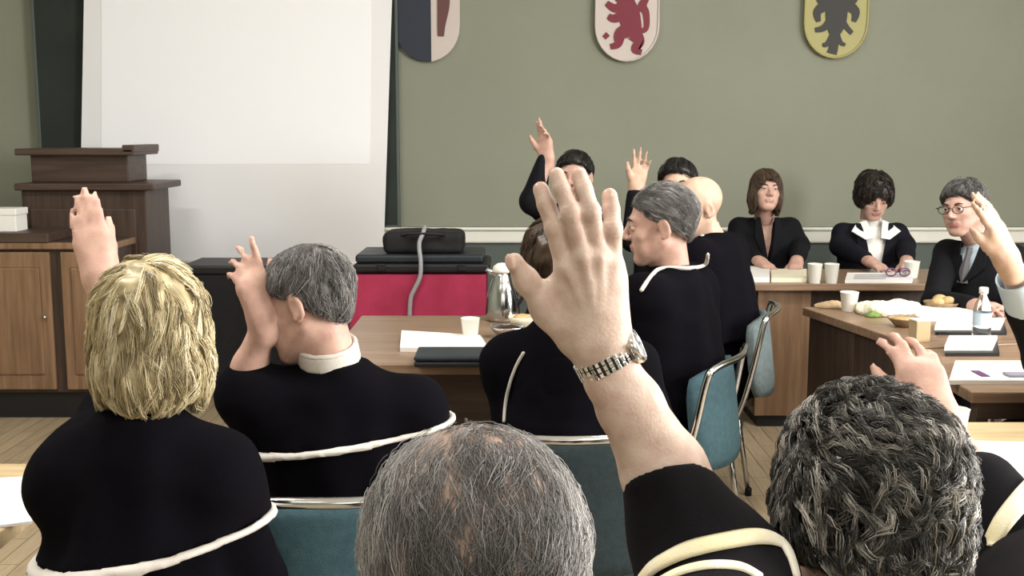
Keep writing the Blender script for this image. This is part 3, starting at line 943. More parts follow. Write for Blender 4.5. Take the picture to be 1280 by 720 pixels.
# dado rail and wainscot of the back wall
bm = bmesh.new(); zr0, zr1 = P(620, 304, 6.95)[2], P(620, 284, 6.95)[2]
box(bm, (XL, WALL_Y - .05, zr0), (XR, WALL_Y, zr1), .012)
box(bm, (XL, WALL_Y - .07, zr1 - .02), (XR, WALL_Y, zr1), .008)
o = bm_obj('trim_1', bm, MT['rail']); o['kind'] = 'structure'; o['label'] = 'cream dado rail on the back wall'
slab('trim_2', (XL, WALL_Y - .02, 0), (XR, WALL_Y, zr0), MT['wainscot'], 'grey green dado below the rail')
slab('baseboard_back', (XL, WALL_Y - .04, 0), (XR, WALL_Y - .02, .12), MT['wood_dark'], 'dark skirting board')

# dark chalkboard behind the screen
BY = 6.955
x0, x1 = P(50, 150, BY)[0], P(497, 200, BY)[0]; zb_ = P(300, 283, BY)[2]
cbd = thing('chalkboard', 'dark green chalkboard on the back wall, mostly covered by the projection screen', 'chalkboard', ((x0 + x1) / 2, BY, zb_))
bm = bmesh.new(); box(bm, (-(x1 - x0) / 2, -.012, 0), ((x1 - x0) / 2, .02, 2.2), .004); bm_obj('writing_surface', bm, MT['chalkboard'], cbd)
bm = bmesh.new()
for a_, b_ in (((-(x1 - x0) / 2 - .012, -.016, -.012), (-(x1 - x0) / 2 + .006, .03, 2.21)), (((x1 - x0) / 2 - .006, -.016, -.012), ((x1 - x0) / 2 + .012, .03, 2.21)), ((-(x1 - x0) / 2, -.016, -.012), ((x1 - x0) / 2, .03, .008))): box(bm, a_, b_, .003)
bm_obj('rim', bm, MT['wainscot'], cbd)

# ------------------------------------------------------------------ projection screen
SY = 6.89
def quad_slab(bm, pts, y0, y1, mat=0):
    a = [bm.verts.new((p[0], y0, p[2])) for p in pts]; b = [bm.verts.new((p[0], y1, p[2])) for p in pts]
    n = len(pts)
    fs = [bm.faces.new(a), bm.faces.new(b[::-1])] + [bm.faces.new((a[i], b[i], b[(i + 1) % n], a[(i + 1) % n])) for i in range(n)]
    for f in fs: f.material_index = mat
scr = thing('projection_screen', 'tall white pull-down projection screen with a lit picture area hanging before the green wall', 'screen', (P(290, 0, SY)[0], SY, 0))
off = np.array(scr.location)
def scr_pts(l): return [P(u, v, SY) - off for u, v in l]
top_z = 3.45
tl, tr_ = P(105, 0, SY), P(490, 0, SY); bl, br_ = P(99, 326, SY), P(479, 330, SY)
def up(p, q, z): # extend the edge q->p to height z
    k = (z - q[2]) / (p[2] - q[2]); return q + (p - q) * k
pts = [bl, br_, up(tr_, br_, top_z), up(tl, bl, top_z)]
bm = bmesh.new(); quad_slab(bm, [p - off for p in pts], -.002, .002); bmesh.ops.recalc_face_normals(bm, faces=bm.faces[:])
bm_obj('screen_cloth', bm, MT['screen_border'], scr)
itl, itr, ibl, ibr = P(127, 0, SY), P(464, 0, SY), P(127, 205, SY), P(462, 205, SY)
pts = [ibl, ibr, up(itr, ibr, 2.9), up(itl, ibl, 2.9)]
bm = bmesh.new(); quad_slab(bm, [p - off for p in pts], -.004, -.0022); bmesh.ops.recalc_face_normals(bm, faces=bm.faces[:])
LIT = lit_screen_mat(.10)
pi_ = bm_obj('projected_picture', bm, LIT, scr); pi_['label'] = 'bright blank projected picture'
bm = bmesh.new(); box(bm, (tl[0] - off[0] - .1, -.05, top_z - .02), (tr_[0] - off[0] + .1, .06, top_z + .09), .02)
bm_obj('screen_case', bm, MT['frame_white'], scr)
bm = bmesh.new(); tube(bm, [bl - off, br_ - off], .012, 12); bm_obj('bottom_bar', bm, MT['frame_white'], scr)

# ------------------------------------------------------------------ heraldic shields
def shield_outline(w, h, n=14):
    pts = [(-w / 2, h)]
    pts += [(-w / 2, h * .42)]
    for i in range(1, n):
        a = PI + PI * i / n
        pts.append((w / 2 * math.cos(a) * (1 if True else 1), h * .42 + h * .42 * math.sin(a) * (1.0)))
    pts += [(w / 2, h * .42), (w / 2, h)]
    return pts
def flat_shape(bm, pts, y0, y1, mat=0):
    a = [bm.verts.new((p[0], y0, p[1])) for p in pts]; b = [bm.verts.new((p[0], y1, p[1])) for p in pts]
    n = len(pts); fs = [bm.faces.new(a), bm.faces.new(b[::-1])]
    fs += [bm.faces.new((a[i], b[i], b[(i + 1) % n], a[(i + 1) % n])) for i in range(n)]
    bmesh.ops.recalc_face_normals(bm, faces=fs)
    for f in fs: f.material_index = mat
def clip_half(pts, side):
    return [(max(p[0], 0) if side > 0 else min(p[0], 0), p[1]) for p in pts]
BL = 0
def blob(bm, path, rs, y0, y1):
    """a limb of a painted charge: a flat tapering stroke"""
    p = spline([(x, 0, z) for x, z in path], 6)
    r = np.interp(np.linspace(0, 1, len(p)), np.linspace(0, 1, len(rs)), rs)
    L, R = [], []
    for i in range(len(p)):
        t = p[min(i + 1, len(p) - 1)] - p[max(i - 1, 0)]; t = t / (np.linalg.norm(t) + 1e-9)
        nx, nz = -t[2], t[0]
        L.append((p[i][0] + nx * r[i], p[i][2] + nz * r[i])); R.append((p[i][0] - nx * r[i], p[i][2] - nz * r[i]))
    global BL
    BL = (BL + 1) % 40
    flat_shape(bm, L + R[::-1], y0 - BL * .00008, y1)
def place_shield(u0, u1, vb, label):
    a, b = P(u0, vb, WALL_Y - .03), P(u1, vb, WALL_Y - .03)
    rt = thing('heraldic_shield', label, 'shield', ((a[0] + b[0]) / 2, WALL_Y - .03, a[2]), 0, 'painted coats of arms on the back wall')
    return rt, b[0] - a[0]
# the lion
rt, w = place_shield(744, 822, 76, 'white shield with a red rampant lion, middle of the three on the green wall')
h = w * 1.3
bm = bmesh.new(); ol = [(x, z - .0) for x, z in shield_outline(w, h)]; flat_shape(bm, ol, -.005, .03); bm_obj('field', bm, MT['white_enamel'], rt)
bm = bmesh.new(); tube(bm, [(x, -.006, z) for x, z in ol], .007, 8, closed=True); bm_obj('rim', bm, MT['white_enamel'], rt)
bm = bmesh.new(); s = w
for path, rs in [([(-.05, .98), (.02, .75), (.08, .52), (.10, .38)], [.10, .15, .13, .10]),     # body
                 ([(-.05, 1.0), (-.10, 1.08), (-.16, 1.07)], [.13, .12, .05]),                    # head
                 ([(-.02, .84), (-.2, .82), (-.33, .90)], [.07, .055, .035]), ([(-.0, .74), (-.2, .66), (-.30, .70)], [.07, .055, .035]),
                 ([(.08, .50), (-.10, .42), (-.14, .26), (-.26, .22)], [.10, .085, .05, .035]), ([(.12, .42), (.20, .30), (.13, .18), (.24, .13)], [.10, .07, .05, .035]),
                 ([(.14, .46), (.30, .50), (.30, .74), (.24, .86), (.33, 1.0)], [.035, .035, .045, .06, .03]),
                 ([(-.30, .42), (-.36, .36)], [.035, .03])]:
    blob(bm, [(x * s, z * s) for x, z in path], [r * s * 1.2 for r in rs], -.0105, -.004)
o = bm_obj('lion', bm, MT['red_enamel'], rt); o['label'] = 'red rampant lion'
# the party shield
rt, w = place_shield(494, 575, 77, 'shield halved dark blue and white with a maroon charge, leftmost beside the screen')
h = w * 1.3; ol = shield_outline(w, h)
bm = bmesh.new(); flat_shape(bm, [p for i, p in enumerate(clip_half([(x - .06 * w, z) for x, z in ol], -1))], -.005, .03)
bmesh.ops.remove_doubles(bm, verts=bm.verts[:], dist=1e-4)
bmesh.ops.translate(bm, vec=(.06 * w, 0, 0), verts=bm.verts[:]); o = bm_obj('dark_half', bm, MT['navy_enamel'], rt); o['label'] = 'dark blue half'
bm = bmesh.new(); flat_shape(bm, clip_half([(x - .06 * w, z) for x, z in ol], 1), -.005, .03)
bmesh.ops.remove_doubles(bm, verts=bm.verts[:], dist=1e-4)
bmesh.ops.translate(bm, vec=(.06 * w, 0, 0), verts=bm.verts[:]); o = bm_obj('white_half', bm, MT['white_enamel'], rt); o['label'] = 'white half'
bm = bmesh.new()
blob(bm, [(x * w, z * w) for x, z in [(.26, 1.0), (.25, .8), (.22, .55), (.21, .38)]], [.10 * w, .09 * w, .06 * w, .045 * w], -.0105, -.004)
o = bm_obj('charge', bm, MT['maroon_enamel'], rt); o['label'] = 'maroon upright charge'
# the eagle
rt, w = place_shield(1004, 1082, 72, 'yellow shield with a black spread eagle, rightmost of the three on the green wall')
h = w * 1.3; ol = shield_outline(w, h)
bm = bmesh.new(); flat_shape(bm, ol, -.005, .03); bm_obj('field', bm, MT['yellow_enamel'], rt)
bm = bmesh.new(); tube(bm, [(x, -.006, z) for x, z in ol], .007, 8, closed=True); bm_obj('rim', bm, MT['yellow_enamel'], rt)
bm = bmesh.new()
for path, rs in [([(0, 1.02), (0, .8), (0, .55), (-.02, .36)], [.09, .16, .14, .07]), ([(0, 1.0), (-.02, 1.12), (-.10, 1.13)], [.07, .07, .03]),
                 ([(.05, .85), (.22, .95), (.30, 1.1)], [.12, .11, .05]), ([(-.05, .85), (-.22, .95), (-.30, 1.1)], [.12, .11, .05]),
                 ([(.12, .85), (.30, .72), (.28, .56)], [.08, .06, .03]), ([(-.12, .85), (-.30, .72), (-.28, .56)], [.08, .06, .03]),
                 ([(-.08, .58), (-.20, .46), (-.33, .43)], [.06, .045, .03]), ([(.08, .58), (.18, .46), (.26, .38)], [.05, .035, .03]),
                 ([(-.02, .45), (-.02, .2), (-.05, .06)], [.07, .06, .07]), ([(-.02, .42), (-.12, .22), (-.2, .20)], [.04, .035, .025]), ([(.0, .42), (.08, .24), (.16, .2)], [.04, .03, .02])]:
    blob(bm, [(x * w, z * w) for x, z in path], [r * w * 1.15 for r in rs], -.0105, -.004)
o = bm_obj('eagle', bm, MT['black_enamel'], rt); o['label'] = 'black spread eagle'

# ------------------------------------------------------------------ lectern and cabinet on the left
LY = 6.1
def X(u, d): return float(P(u, 300, d)[0])
def Z(v, d): return float(P(640, v, d)[2])
lx0, lx1 = X(28, LY), X(184, LY)
lec = thing('lectern', 'dark walnut lectern with a stepped top standing before the projection screen', 'lectern', ((lx0 + lx1) / 2, LY, 0))
c = (lx0 + lx1) / 2
def R_(u): return X(u, LY) - c
zt, zm, zb = Z(184, LY), Z(233, LY), 0
bm = bmesh.new(); box(bm, (R_(30), 0, .06), (R_(184), .42, zm - .02), .006)
for k in range(2): box(bm, (R_(40 + 72 * k), -.012, .18), (R_(40 + 72 * k + 60), .01, zm - .12), .008)
bm_obj('body', bm, MT['wood_darkv'], lec)
bm = bmesh.new(); box(bm, (R_(34), .03, 0), (R_(180), .40, .06)); bm_obj('plinth', bm, MT['black'], lec)
bm = bmesh.new(); box(bm, (R_(26), -.05, zm - .02), (R_(198), .47, zm + .018), .008); bm_obj('ledge', bm, MT['wood_dark'], lec)
bm = bmesh.new(); box(bm, (R_(36), .08, zm + .018), (R_(158), .40, zt - .04), .006); bm_obj('upper_box', bm, MT['wood_dark'], lec)
bm = bmesh.new(); box(bm, (R_(22), .02, zt - .045), (R_(170), .46, zt - .008), .008)
box(bm, (R_(156), .02, zt - .03), (R_(171), .46, zt + .012), .006); bm_obj('reading_top', bm, MT['wood_dark'], lec)
# cabinet
CY = 5.75
cx0, cx1 = X(-120, CY), X(140, CY)
cab = thing('cabinet', 'low brown wooden cabinet with panel doors in front of the lectern', 'cabinet', ((cx0 + cx1) / 2, CY, 0))
c = (cx0 + cx1) / 2
def Q_(u): return X(u, CY) - c
zc = Z(291, CY)
CD = .30
bm = bmesh.new(); box(bm, (cx0 - c, .02, .14), (cx1 - c, CD, zc - .05), .004); bm_obj('carcass', bm, MT['wood_darkv'], cab)
bm = bmesh.new(); box(bm, (cx0 - c - .02, -.02, zc - .05), (Q_(62), CD + .01, zc), .006); bm_obj('cabinet_top', bm, MT['wood_dark'], cab)
bm = bmesh.new(); box(bm, (cx0 - c - .02, -.015, zc - .085), (cx1 - c + .02, CD + .01, zc - .051), .006); bm_obj('cornice', bm, MT['wood_mid'], cab)
for (u0, u1) in ((-116, -40), (-34, 60), (74, 138)):
    bm = bmesh.new(); box(bm, (Q_(u0), -.004, .16), (Q_(u1), .02, zc - .10), .006)
    box(bm, (Q_(u0) + .05, -.010, .24), (Q_(u1) - .05, .0, zc - .18), .008)
    d = bm_obj('door', bm, MT['wood_mid'], cab)
    bm = bmesh.new(); lathe(bm, [(.004, 0), (.004, .012), (.010, .018), (.009, .026), (.002, .03)], 14, Matrix.Translation((Q_(u1) - .03, -.004, .55)) @ Matrix.Rotation(PI / 2, 4, 'X'))
    bm_obj('knob', bm, MT['steel'], d)
bm = bmesh.new(); box(bm, (cx0 - c + .04, .04, 0), (cx1 - c - .04, CD - .03, .14)); bm_obj('plinth', bm, MT['black'], cab)
# white carton on the cabinet
p = P(6, 275, CY + .1)
bm = bmesh.new(); box(bm, (-.14, -.06, 0), (.075, .08, .115), .004); box(bm, (-.145, -.065, .085), (.08, .085, .12), .004)
o = bm_obj('carton', bm, MT['paper']); o.location = (p[0], CY + .12, zc); tag(o, 'white carton lying on top of the brown cabinet', 'box')

# black equipment case under the screen
EY = 6.2
ex0, ex1 = X(226, EY), X(350, EY); ez = Z(332, EY)
eq = thing('equipment_case', 'tall black equipment case standing under the projection screen', 'case', ((ex0 + ex1) / 2, EY, 0))
c = (ex0 + ex1) / 2
bm = bmesh.new(); box(bm, (ex0 - c, 0, .07), (ex1 - c, .4, ez - .05), .012); bm_obj('shell', bm, MT['black_cloth'], eq)
bm = bmesh.new(); box(bm, (ex0 - c - .01, -.01, ez - .05), (ex1 - c + .01, .41, ez), .012); bm_obj('lid', bm, MT['black'], eq)
for sx in (ex0 - c + .07, ex1 - c - .07):
    for sy in (.06, .34):
        bm = bmesh.new(); lathe(bm, [(.012, -.02), (.034, -.016), (.034, .016), (.012, .02)], 16, Matrix.Translation((sx, sy, .034)) @ Matrix.Rotation(PI / 2, 4, 'Y')); box(bm, (sx - .024, sy - .02, .045), (sx + .024, sy + .02, .072))
        bm_obj('castor', bm, MT['rubber'], eq)

# red table with the black cases
RY = 5.5
rx0, rx1 = X(436, RY), X(607, RY); rz_ = Z(344, RY)
c = (rx0 + rx1) / 2
red = thing('table', 'small table wrapped in a crimson cloth beside the screen', 'table', (c, RY, 0))
nx = 44
bm = bmesh.new()
loop = []
W_, D_ = (rx1 - rx0) / 2, .5
per = [(-W_ + 2 * W_ * i / 15, 0) for i in range(16)] + [(W_, D_ * i / 8) for i in range(1, 9)] + [(W_ - 2 * W_ * i / 15, D_) for i in range(1, 16)] + [(-W_, D_ - D_ * i / 8) for i in range(1, 8)]
rings = []
for j in range(9):
    t = j / 8; z = rz_ * (1 - t) + .03 * t
    rg = []
    for i, (x, y) in enumerate(per):
        a = (.010 * math.sin(i * 1.9) + .006 * math.sin(i * .8 + 1)) * t
        nxv = (x / W_) if abs(abs(x) - W_) < 1e-6 else 0; nyv = -1 if y == 0 else (1 if y == D_ else 0)
        rg.append(bm.verts.new((x + nxv * a, y + nyv * a, z)))
    rings.append(rg)
for a, b in zip(rings, rings[1:]):
    for i in range(len(per)):
        bm.faces.new((a[i], b[i], b[(i + 1) % len(per)], a[(i + 1) % len(per)]))
bm.faces.new(rings[0])
bmesh.ops.recalc_face_normals(bm, faces=bm.faces[:])
o = bm_obj('tablecloth', bm, MT['red'], red, smooth=True, angle=.9)
bm = bmesh.new(); box(bm, (-W_ + .02, .02, rz_ - .035), (W_ - .02, D_ - .02, rz_ - .005)); bm_obj('tabletop', bm, MT['wood_mid'], red)
for sx in (-1, 1):
    for sy in (.05, D_ - .05):
        bm = bmesh.new(); tube(bm, [(sx * (W_ - .05), sy, 0), (sx * (W_ - .05), sy, rz_ - .03)], .016, 10); bm_obj('leg', bm, MT['black'], red)
# long flat case
fz0, fz1 = rz_, Z(319, RY)
bm = bmesh.new(); w2 = (X(612, RY) - X(440, RY)) / 2
box(bm, (-w2, 0, .006), (w2, .40, (fz1 - fz0) * .55), .014, 3)
fc = thing('equipment_case', 'long flat black case lying on the crimson covered table', 'case', ((X(612, RY) + X(440, RY)) / 2, RY + .02, rz_))
bm_obj('lower_shell', bm, MT['black'], fc)
bm = bmesh.new(); box(bm, (-w2 + .01, .005, (fz1 - fz0) * .57), (w2 - .03, .395, fz1 - fz0), .014, 3); bm_obj('upper_shell', bm, MT['case_grey'], fc)
for sx in (-.2, .2):
    bm = bmesh.new(); box(bm, (sx - .02, -.008, .02), (sx + .02, .004, .055), .003); bm_obj('latch', bm, MT['black'], fc)
for sx in (-w2 + .05, w2 - .05):
    bm = bmesh.new(); lathe(bm, [(.012, 0), (.014, .008)], 12, Matrix.Translation((sx, .2, 0))); bm_obj('foot', bm, MT['rubber'], fc)
# black bag
bz = fz1
f = Field()
wb = (X(578, RY + .1) - X(478, RY + .1)) / 2; hb = Z(289, RY + .1) - bz
f.fn(lambda p: (lambda q: np.sqrt((np.maximum(q, 0) ** 2).sum(1)) + np.minimum(q.max(1), 0) - .03)(np.abs(p - np.array((0, .13, hb / 2), np.float32)) - np.array((wb - .03 , .10, hb / 2 - .03), np.float32)).astype(np.float32))
f.ell((-wb * .3, .13, hb * .75), (wb * .55, .11, hb * .3), k=.03)
bag = thing('bag', 'black soft bag resting on top of the flat black case', 'bag', ((X(578, RY) + X(478, RY)) / 2, RY + .04, bz))
surf('bag_body', f, (-.4, -.1, -.02), (.4, .4, .4), .008, [MT['black_cloth']], bag, wrinkle=lambda v: .004 * wob(v, 24, 5) * np.clip(v[:, 2] / .05, 0, 1))
bm = bmesh.new(); tube(bm, spline([(-.12, .02, hb * .8), (-.06, -.03, hb * .95), (.06, -.03, hb * .95), (.12, .02, hb * .8)], 6), .006, 8); bm_obj('carrying_handle', bm, MT['black'], bag)
# cable hanging over it
q = [P(529, 291, RY + .02), P(524, 305, RY + .0), P(526, 328, RY - .02), P(525, 346, RY - .025), P(519, 360, RY - .022), P(513, 376, RY - .02), P(512, 420, RY - .02)]
q = [np.array((RX[0], RX[1] - .0, RX[2])) for RX in q]
q = [P(531, 284, RY + .10)] + q
bm = bmesh.new(); tube(bm, spline(q, 8), .011, 10)
o = bm_obj('cable', bm, MT['cable'], smooth=True); tag(o, 'thick grey cable hanging over the black bag and the crimson cloth', 'cable')
# ------------------------------------------------------------------ desks
def desk(label, loc, rz, w, d, top, panel, z=.75, pedestals=(), modesty=True, side=False, legs=True, name='desk', apron=.0):
    rt = thing(name, label, 'desk', (loc[0], loc[1], 0), rz, 'meeting desks')
    bm = bmesh.new(); box(bm, (0, 0, z - .035), (w, d, z), .004); bm_obj('desktop', bm, top, rt)
    if modesty:
        bm = bmesh.new(); box(bm, (.05, .10, .10), (w - .05, .12, z - .035)); bm_obj('modesty_panel', bm, panel, rt)
    for (a, b) in pedestals:
        bm = bmesh.new(); box(bm, (a, .06, .06), (b, d - .06, z - .035), .004)
        pd = bm_obj('pedestal', bm, MT['wood_mid'], rt)
        bm = bmesh.new(); box(bm, (a + .02, .08, 0), (b - .02, d - .08, .06)); bm_obj('plinth', bm, MT['black'], pd)
    if side:
        for x0 in (0.02, w - .06):
            bm = bmesh.new(); box(bm, (x0, .03, .03), (x0 + .035, d - .03, z - .035), .003)
            for k in range(2): box(bm, (x0 - .012, .06 + k * (d - .1) * .52, .05), (x0 + .004, .10 + k * (d - .1) * .52, z - .04), .003)
            sp = bm_obj('side_panel', bm, panel, rt)
            bm = bmesh.new(); box(bm, (x0, .05, 0), (x0 + .035, d - .05, .03)); bm_obj('foot', bm, MT['black'], sp)
    elif legs:
        for x0 in (.03, w - .07):
            for y0 in (.04, d - .08):
                if any(a - .05 < x0 < b for a, b in pedestals): continue
                bm = bmesh.new(); box(bm, (x0, y0, 0), (x0 + .04, y0 + .04, z - .035), .003); bm_obj('leg', bm, panel, rt)
    if apron:
        bm = bmesh.new(); box(bm, (.02, .012, z - .035 - apron), (w - .02, .032, z - .035), .003); bm_obj('apron', bm, panel, rt)
    return rt
TZ = .75
desk('long brown desk at the back, with the two women seated behind it', (1.11, 5.53), 0, 1.42, .62, MT['wood_top'], MT['wood_darkv'], pedestals=((.13, .40),), modesty=True)
a, b = T(1003, 384), T(1152, 434)
ang = math.atan2(a[1] - b[1], a[0] - b[0]) - PI / 2
Ld = float(np.hypot(*(a - b)[:2]))
desk('dark sided brown desk at right carrying the bun basket and bottle', (b[0], b[1]), ang, 1.15, Ld, MT['wood_top'], MT['wood_darkv'], modesty=False, side=True)
desk('brown desk at right with white booklets along it, nearest the raised fingers', (1.34, 3.19), 0, 1.25, .66, MT['wood_top'], MT['wood_dark'], modesty=False, apron=.05)
desk('pale oak desk beyond the curly haired man at right', (1.04, 2.33), 0, 1.5, .52, MT['wood_light'], MT['wood_dark'], modesty=False)
desk('brown desk in the middle with papers and black folder, before the crimson table', (-.62, 3.58), 0, 1.02, .98, MT['wood_top'], MT['wood_dark'], apron=.0)
desk('pale oak desk at the left edge beside the blonde woman', (-2.0, 1.62), 0, 1.03, .86, MT['wood_light'], MT['wood_dark'], modesty=False)

# ------------------------------------------------------------------ things on the desks
def lay(name, label, cat, m, pts, thick=.004, group=None, z=TZ, inkrows=0, mats=None):
    """sheets lying flat: an outline on the desk with real thickness"""
    p = [np.array(q, float) for q in pts]; c = sum(p) / len(p)
    bm = bmesh.new()
    lo = [bm.verts.new((q[0] - c[0], q[1] - c[1], .0006)) for q in p]; hi = [bm.verts.new((q[0] - c[0], q[1] - c[1], thick)) for q in p]
    n = len(p); bm.faces.new(hi); bm.faces.new(lo[::-1])
    for i in range(n): bm.faces.new((lo[i], lo[(i + 1) % n], hi[(i + 1) % n], hi[i]))
    bmesh.ops.recalc_face_normals(bm, faces=bm.faces[:])
    o = bm_obj(name, bm, m); o.location = (c[0], c[1], z)
    tag(o, label, cat, group)
    if inkrows:
        bm = bmesh.new()
        for k in range(inkrows):
            t0, t1 = .18 + .64 * k / inkrows, .18 + .64 * (k + .45) / inkrows
            def bl(s, t): return (p[0] * (1 - s) + p[1] * s) * (1 - t) + (p[3] * (1 - s) + p[2] * s) * t - c
            e = .9 if k % 3 else .6
            vs = [bm.verts.new((*bl(s, t)[:2], thick + .0006)) for s, t in ((.12, t0), (e, t0), (e, t1), (.12, t1))]
            bm.faces.new(vs)
        bmesh.ops.recalc_face_normals(bm, faces=bm.faces[:])
        pr = bm_obj('printing', bm, MT['ink'], o)
    return o
def trect(u0, v0, u1, v1, skew=0, z=TZ):
    return [T(u0, v1, z), T(u1, v1, z), T(u1 + skew, v0, z), T(u0 + skew, v0, z)]

def cup(label, u, vb, r=.034, h=.085, z=TZ, m='cup', group='white drinking cups'):
    p = T(u, vb, z)
    rt = thing('cup', label, 'cup', (p[0], p[1] , z), 0, group)
    bm = bmesh.new()
    lathe(bm, [(r * .74, .0), (r * .76, .002), (r, h - .003), (r * 1.05, h), (r * .98, h + .001), (r * .93, h - .004), (r * .70, .006)], 24)
    bm_obj('cup_body', bm, MT[m], rt)
    bm = bmesh.new(); lathe(bm, [(.001, h * .7), (r * .875, h * .7)], 24, cap0=False, cap1=False)
    bm_obj('coffee', bm, MT['coffee'], rt)
    return rt
# back desk
lay('paper_stack', 'white paper stack at the left end of the back desk', 'paper', MT['paper'], trect(924, 338, 962, 353), .025, 'papers on the back desk')
lay('paper_stack', 'cream paper stack left of the two cups on the back desk', 'paper', MT['paper_cream'], trect(964, 341, 1008, 353), .022, 'papers on the back desk')
cup('left one of the two white cups side by side on the back desk', 1018, 354, .036, .098)
cup('right one of the two white cups side by side on the back desk', 1039, 354, .036, .098)
lay('paper_sheet', 'wide white papers lying before the woman in the white blouse', 'paper', MT['paper'], trect(1056, 344, 1140, 354, 3), .014, 'papers on the back desk', inkrows=3)
c = cup('white mug standing right of the papers on the back desk', 1139, 347, .04, .085)
o = thing('spectacles', 'dark folded spectacles on the papers of the back desk', 'glasses', (*T(1122, 349)[:2], TZ + .0145))
for s in (-1, 1):
    bm = bmesh.new(); tube(bm, [(s * .035 + .026 * math.cos(t), 0, .022 + .02 * math.sin(t)) for t in np.linspace(0, 2 * PI, 20)[:-1]], .0035, 6, closed=True); bm_obj('rim', bm, MT['purple'], o)
    bm = bmesh.new(); tube(bm, [(s * .062, 0, .026), (s * .060, .05, .024), (s * .02, .06, .018)], .0025, 6); bm_obj('temple', bm, MT['purple'], o)
# desk with the bun basket
def crumpled(name, label, cat, m, u, v, sx, sy, sz, seed, z=TZ):
    p = T(u, v, z)
    f = Field(); f.ell((0, 0, 0), (sx, sy, sz * 1.1), k=.01); f.plane((0, 0, .001), (0, 0, -1), k=.003)
    v_, q_ = polygonize(f, (-sx * 1.6, -sy * 1.6, -.02), (sx * 1.6, sy * 1.6, sz * 2), min(sx, sz) / 6)
    n = f.grad(v_); v_ = v_ + n * (np.clip(v_[:, 2] / (sz * .4), 0, 1) * wob(v_, 1.6 / sz, seed, 3) * sz * .35)[:, None]
    o = mesh_obj(name, v_, q_, m, smooth=False); o.location = (p[0], p[1], z + .0)
    return tag(o, label, cat)
crumpled('napkin', 'crumpled tan napkin at the left corner of the dark sided desk', 'napkin', MT['card'], 1038, 384, .07, .05, .022, 3)
cup('cream cup on the dark sided desk beside the tan napkin', 1061, 389, .038, .082, group='cream cups')
crumpled('wrapping_paper', 'heap of pale wrapping paper on the dark sided desk', 'paper', MT['paper_cream'], 1112, 392, .14, .10, .055, 9)
crumpled('lettuce', 'green salad leaf lying beside the pale wrapping paper', 'food', MT['green_leaf'], 1091, 396, .035, .025, .02, 12)
p = T(1130, 408)
pl = thing('bowl', 'shallow tan bowl near the edge of the dark sided desk', 'bowl', (p[0], p[1], TZ))
bm = bmesh.new(); lathe(bm, [(.03, 0), (.035, .003), (.062, .03), (.066, .036), (.06, .034), (.03, .008)], 26); bm_obj('bowl_body', bm, MT['wicker'], pl)
bm = bmesh.new(); lathe(bm, [(.02, .012), (.05, .027), (.03, .034), (.004, .036)], 18, cap0=False); bm_obj('filling', bm, MT['bread'], pl)
p = T(1150, 427)
cb = thing('carton', 'small tan carton at the near corner of the dark sided desk', 'box', (p[0], p[1], TZ), .2)
bm = bmesh.new(); box(bm, (-.028, -.02, 0), (.028, .035, .075), .003); bm_obj('carton_body', bm, MT['card'], cb)
bm = bmesh.new(); box(bm, (-.029, -.021, .075), (.029, .036, .082), .002); bm_obj('lid', bm, MT['paper_cream'], cb)
lay('paper_sheet', 'broad white papers behind the bottle on the dark sided desk', 'paper', MT['paper'], trect(1146, 388, 1232, 402, -6), .02, 'papers on the right desks')
# bun basket
p = T(1180, 389)
bk = thing('basket', 'round wicker basket on the dark sided desk', 'basket', (p[0], p[1] + .03, TZ))
bm = bmesh.new(); lathe(bm, [(.05, 0), (.055, .002), (.072, .03), (.075, .036), (.07, .036), (.05, .008)], 26); bm_obj('basket_body', bm, MT['wicker'], bk)
for k, (dx, dy) in enumerate(((-.022, -.01), (.026, -.005), (.002, .028))):
    f = Field(); f.ell((0, 0, 0), (.030, .027, .021), k=.01)
    v_, q_ = polygonize(f, (-.05, -.05, -.05), (.05, .05, .05), .006)
    o = mesh_obj('bread_roll', v_, q_, MT['bread']); o.location = (p[0] + dx, p[1] + .03 + dy, TZ + .035 + .004 * k)
    tag(o, ['bread roll at the left of the wicker basket', 'bread roll at the right of the wicker basket', 'bread roll at the back of the wicker basket'][k], 'bread', 'rolls in the basket')
# water bottle
p = T(1226, 427)
bt = thing('bottle', 'clear plastic water bottle with a white cap on the right desk', 'bottle', (p[0], p[1], TZ))
H = .198
bm = bmesh.new(); lathe(bm, [(.026, 0), (.032, .006), (.032, .05), (.030, .055), (.032, .06), (.032, .115), (.026, .14), (.014, .165), (.0125, .182)], 24); bm_obj('bottle_body', bm, MT['glass'], bt)
bm = bmesh.new(); lathe(bm, [(.0325, .062), (.0325, .108)], 24, cap0=False, cap1=False); bm_obj('paper_band', bm, MT['shirt_blue'], bt)
bm = bmesh.new(); lathe(bm, [(.016, .176), (.016, H - .002), (.014, H)], 20); bm_obj('cap', bm, MT['paper'], bt)
# booklets
def booklet(label, u0, v0, u1, v1, skew, th=.014):
    pts = trect(u0, v0, u1, v1, skew)
    fp = [q + np.array((.0, -.035 if i < 2 else .0, 0)) for i, q in enumerate(pts)]
    return pts, fp
for k, (u0, v0, u1, v1, sk, lb, lf) in enumerate([(1168, 406, 1250, 417, 5, 'white booklet on the right desk, farthest of the three before the bottle', 'black folder under the farthest white booklet'),
                                    (1180, 429, 1240, 443, 6, 'white booklet on the right desk, second one behind the open papers', 'black folder under the second white booklet')]):
    pts, fp = booklet('', u0, v0, u1, v1, sk)
    lay('folder', lf, 'folder', MT['black'], [fp[0] + np.array((-.01, 0, 0)), fp[1] + np.array((.01, 0, 0)), fp[2], fp[3]], .012, 'black folders on the right desks')
    lay('booklet', lb, 'booklet', MT['paper'], pts, .016, 'white booklets on the right desks', z=TZ + .0125)
lay('paper_sheet', 'open white papers with purple print near the front of the right desk', 'paper', MT['paper'], trect(1186, 456, 1300, 481, 8), .014, 'papers on the right desks', inkrows=0)
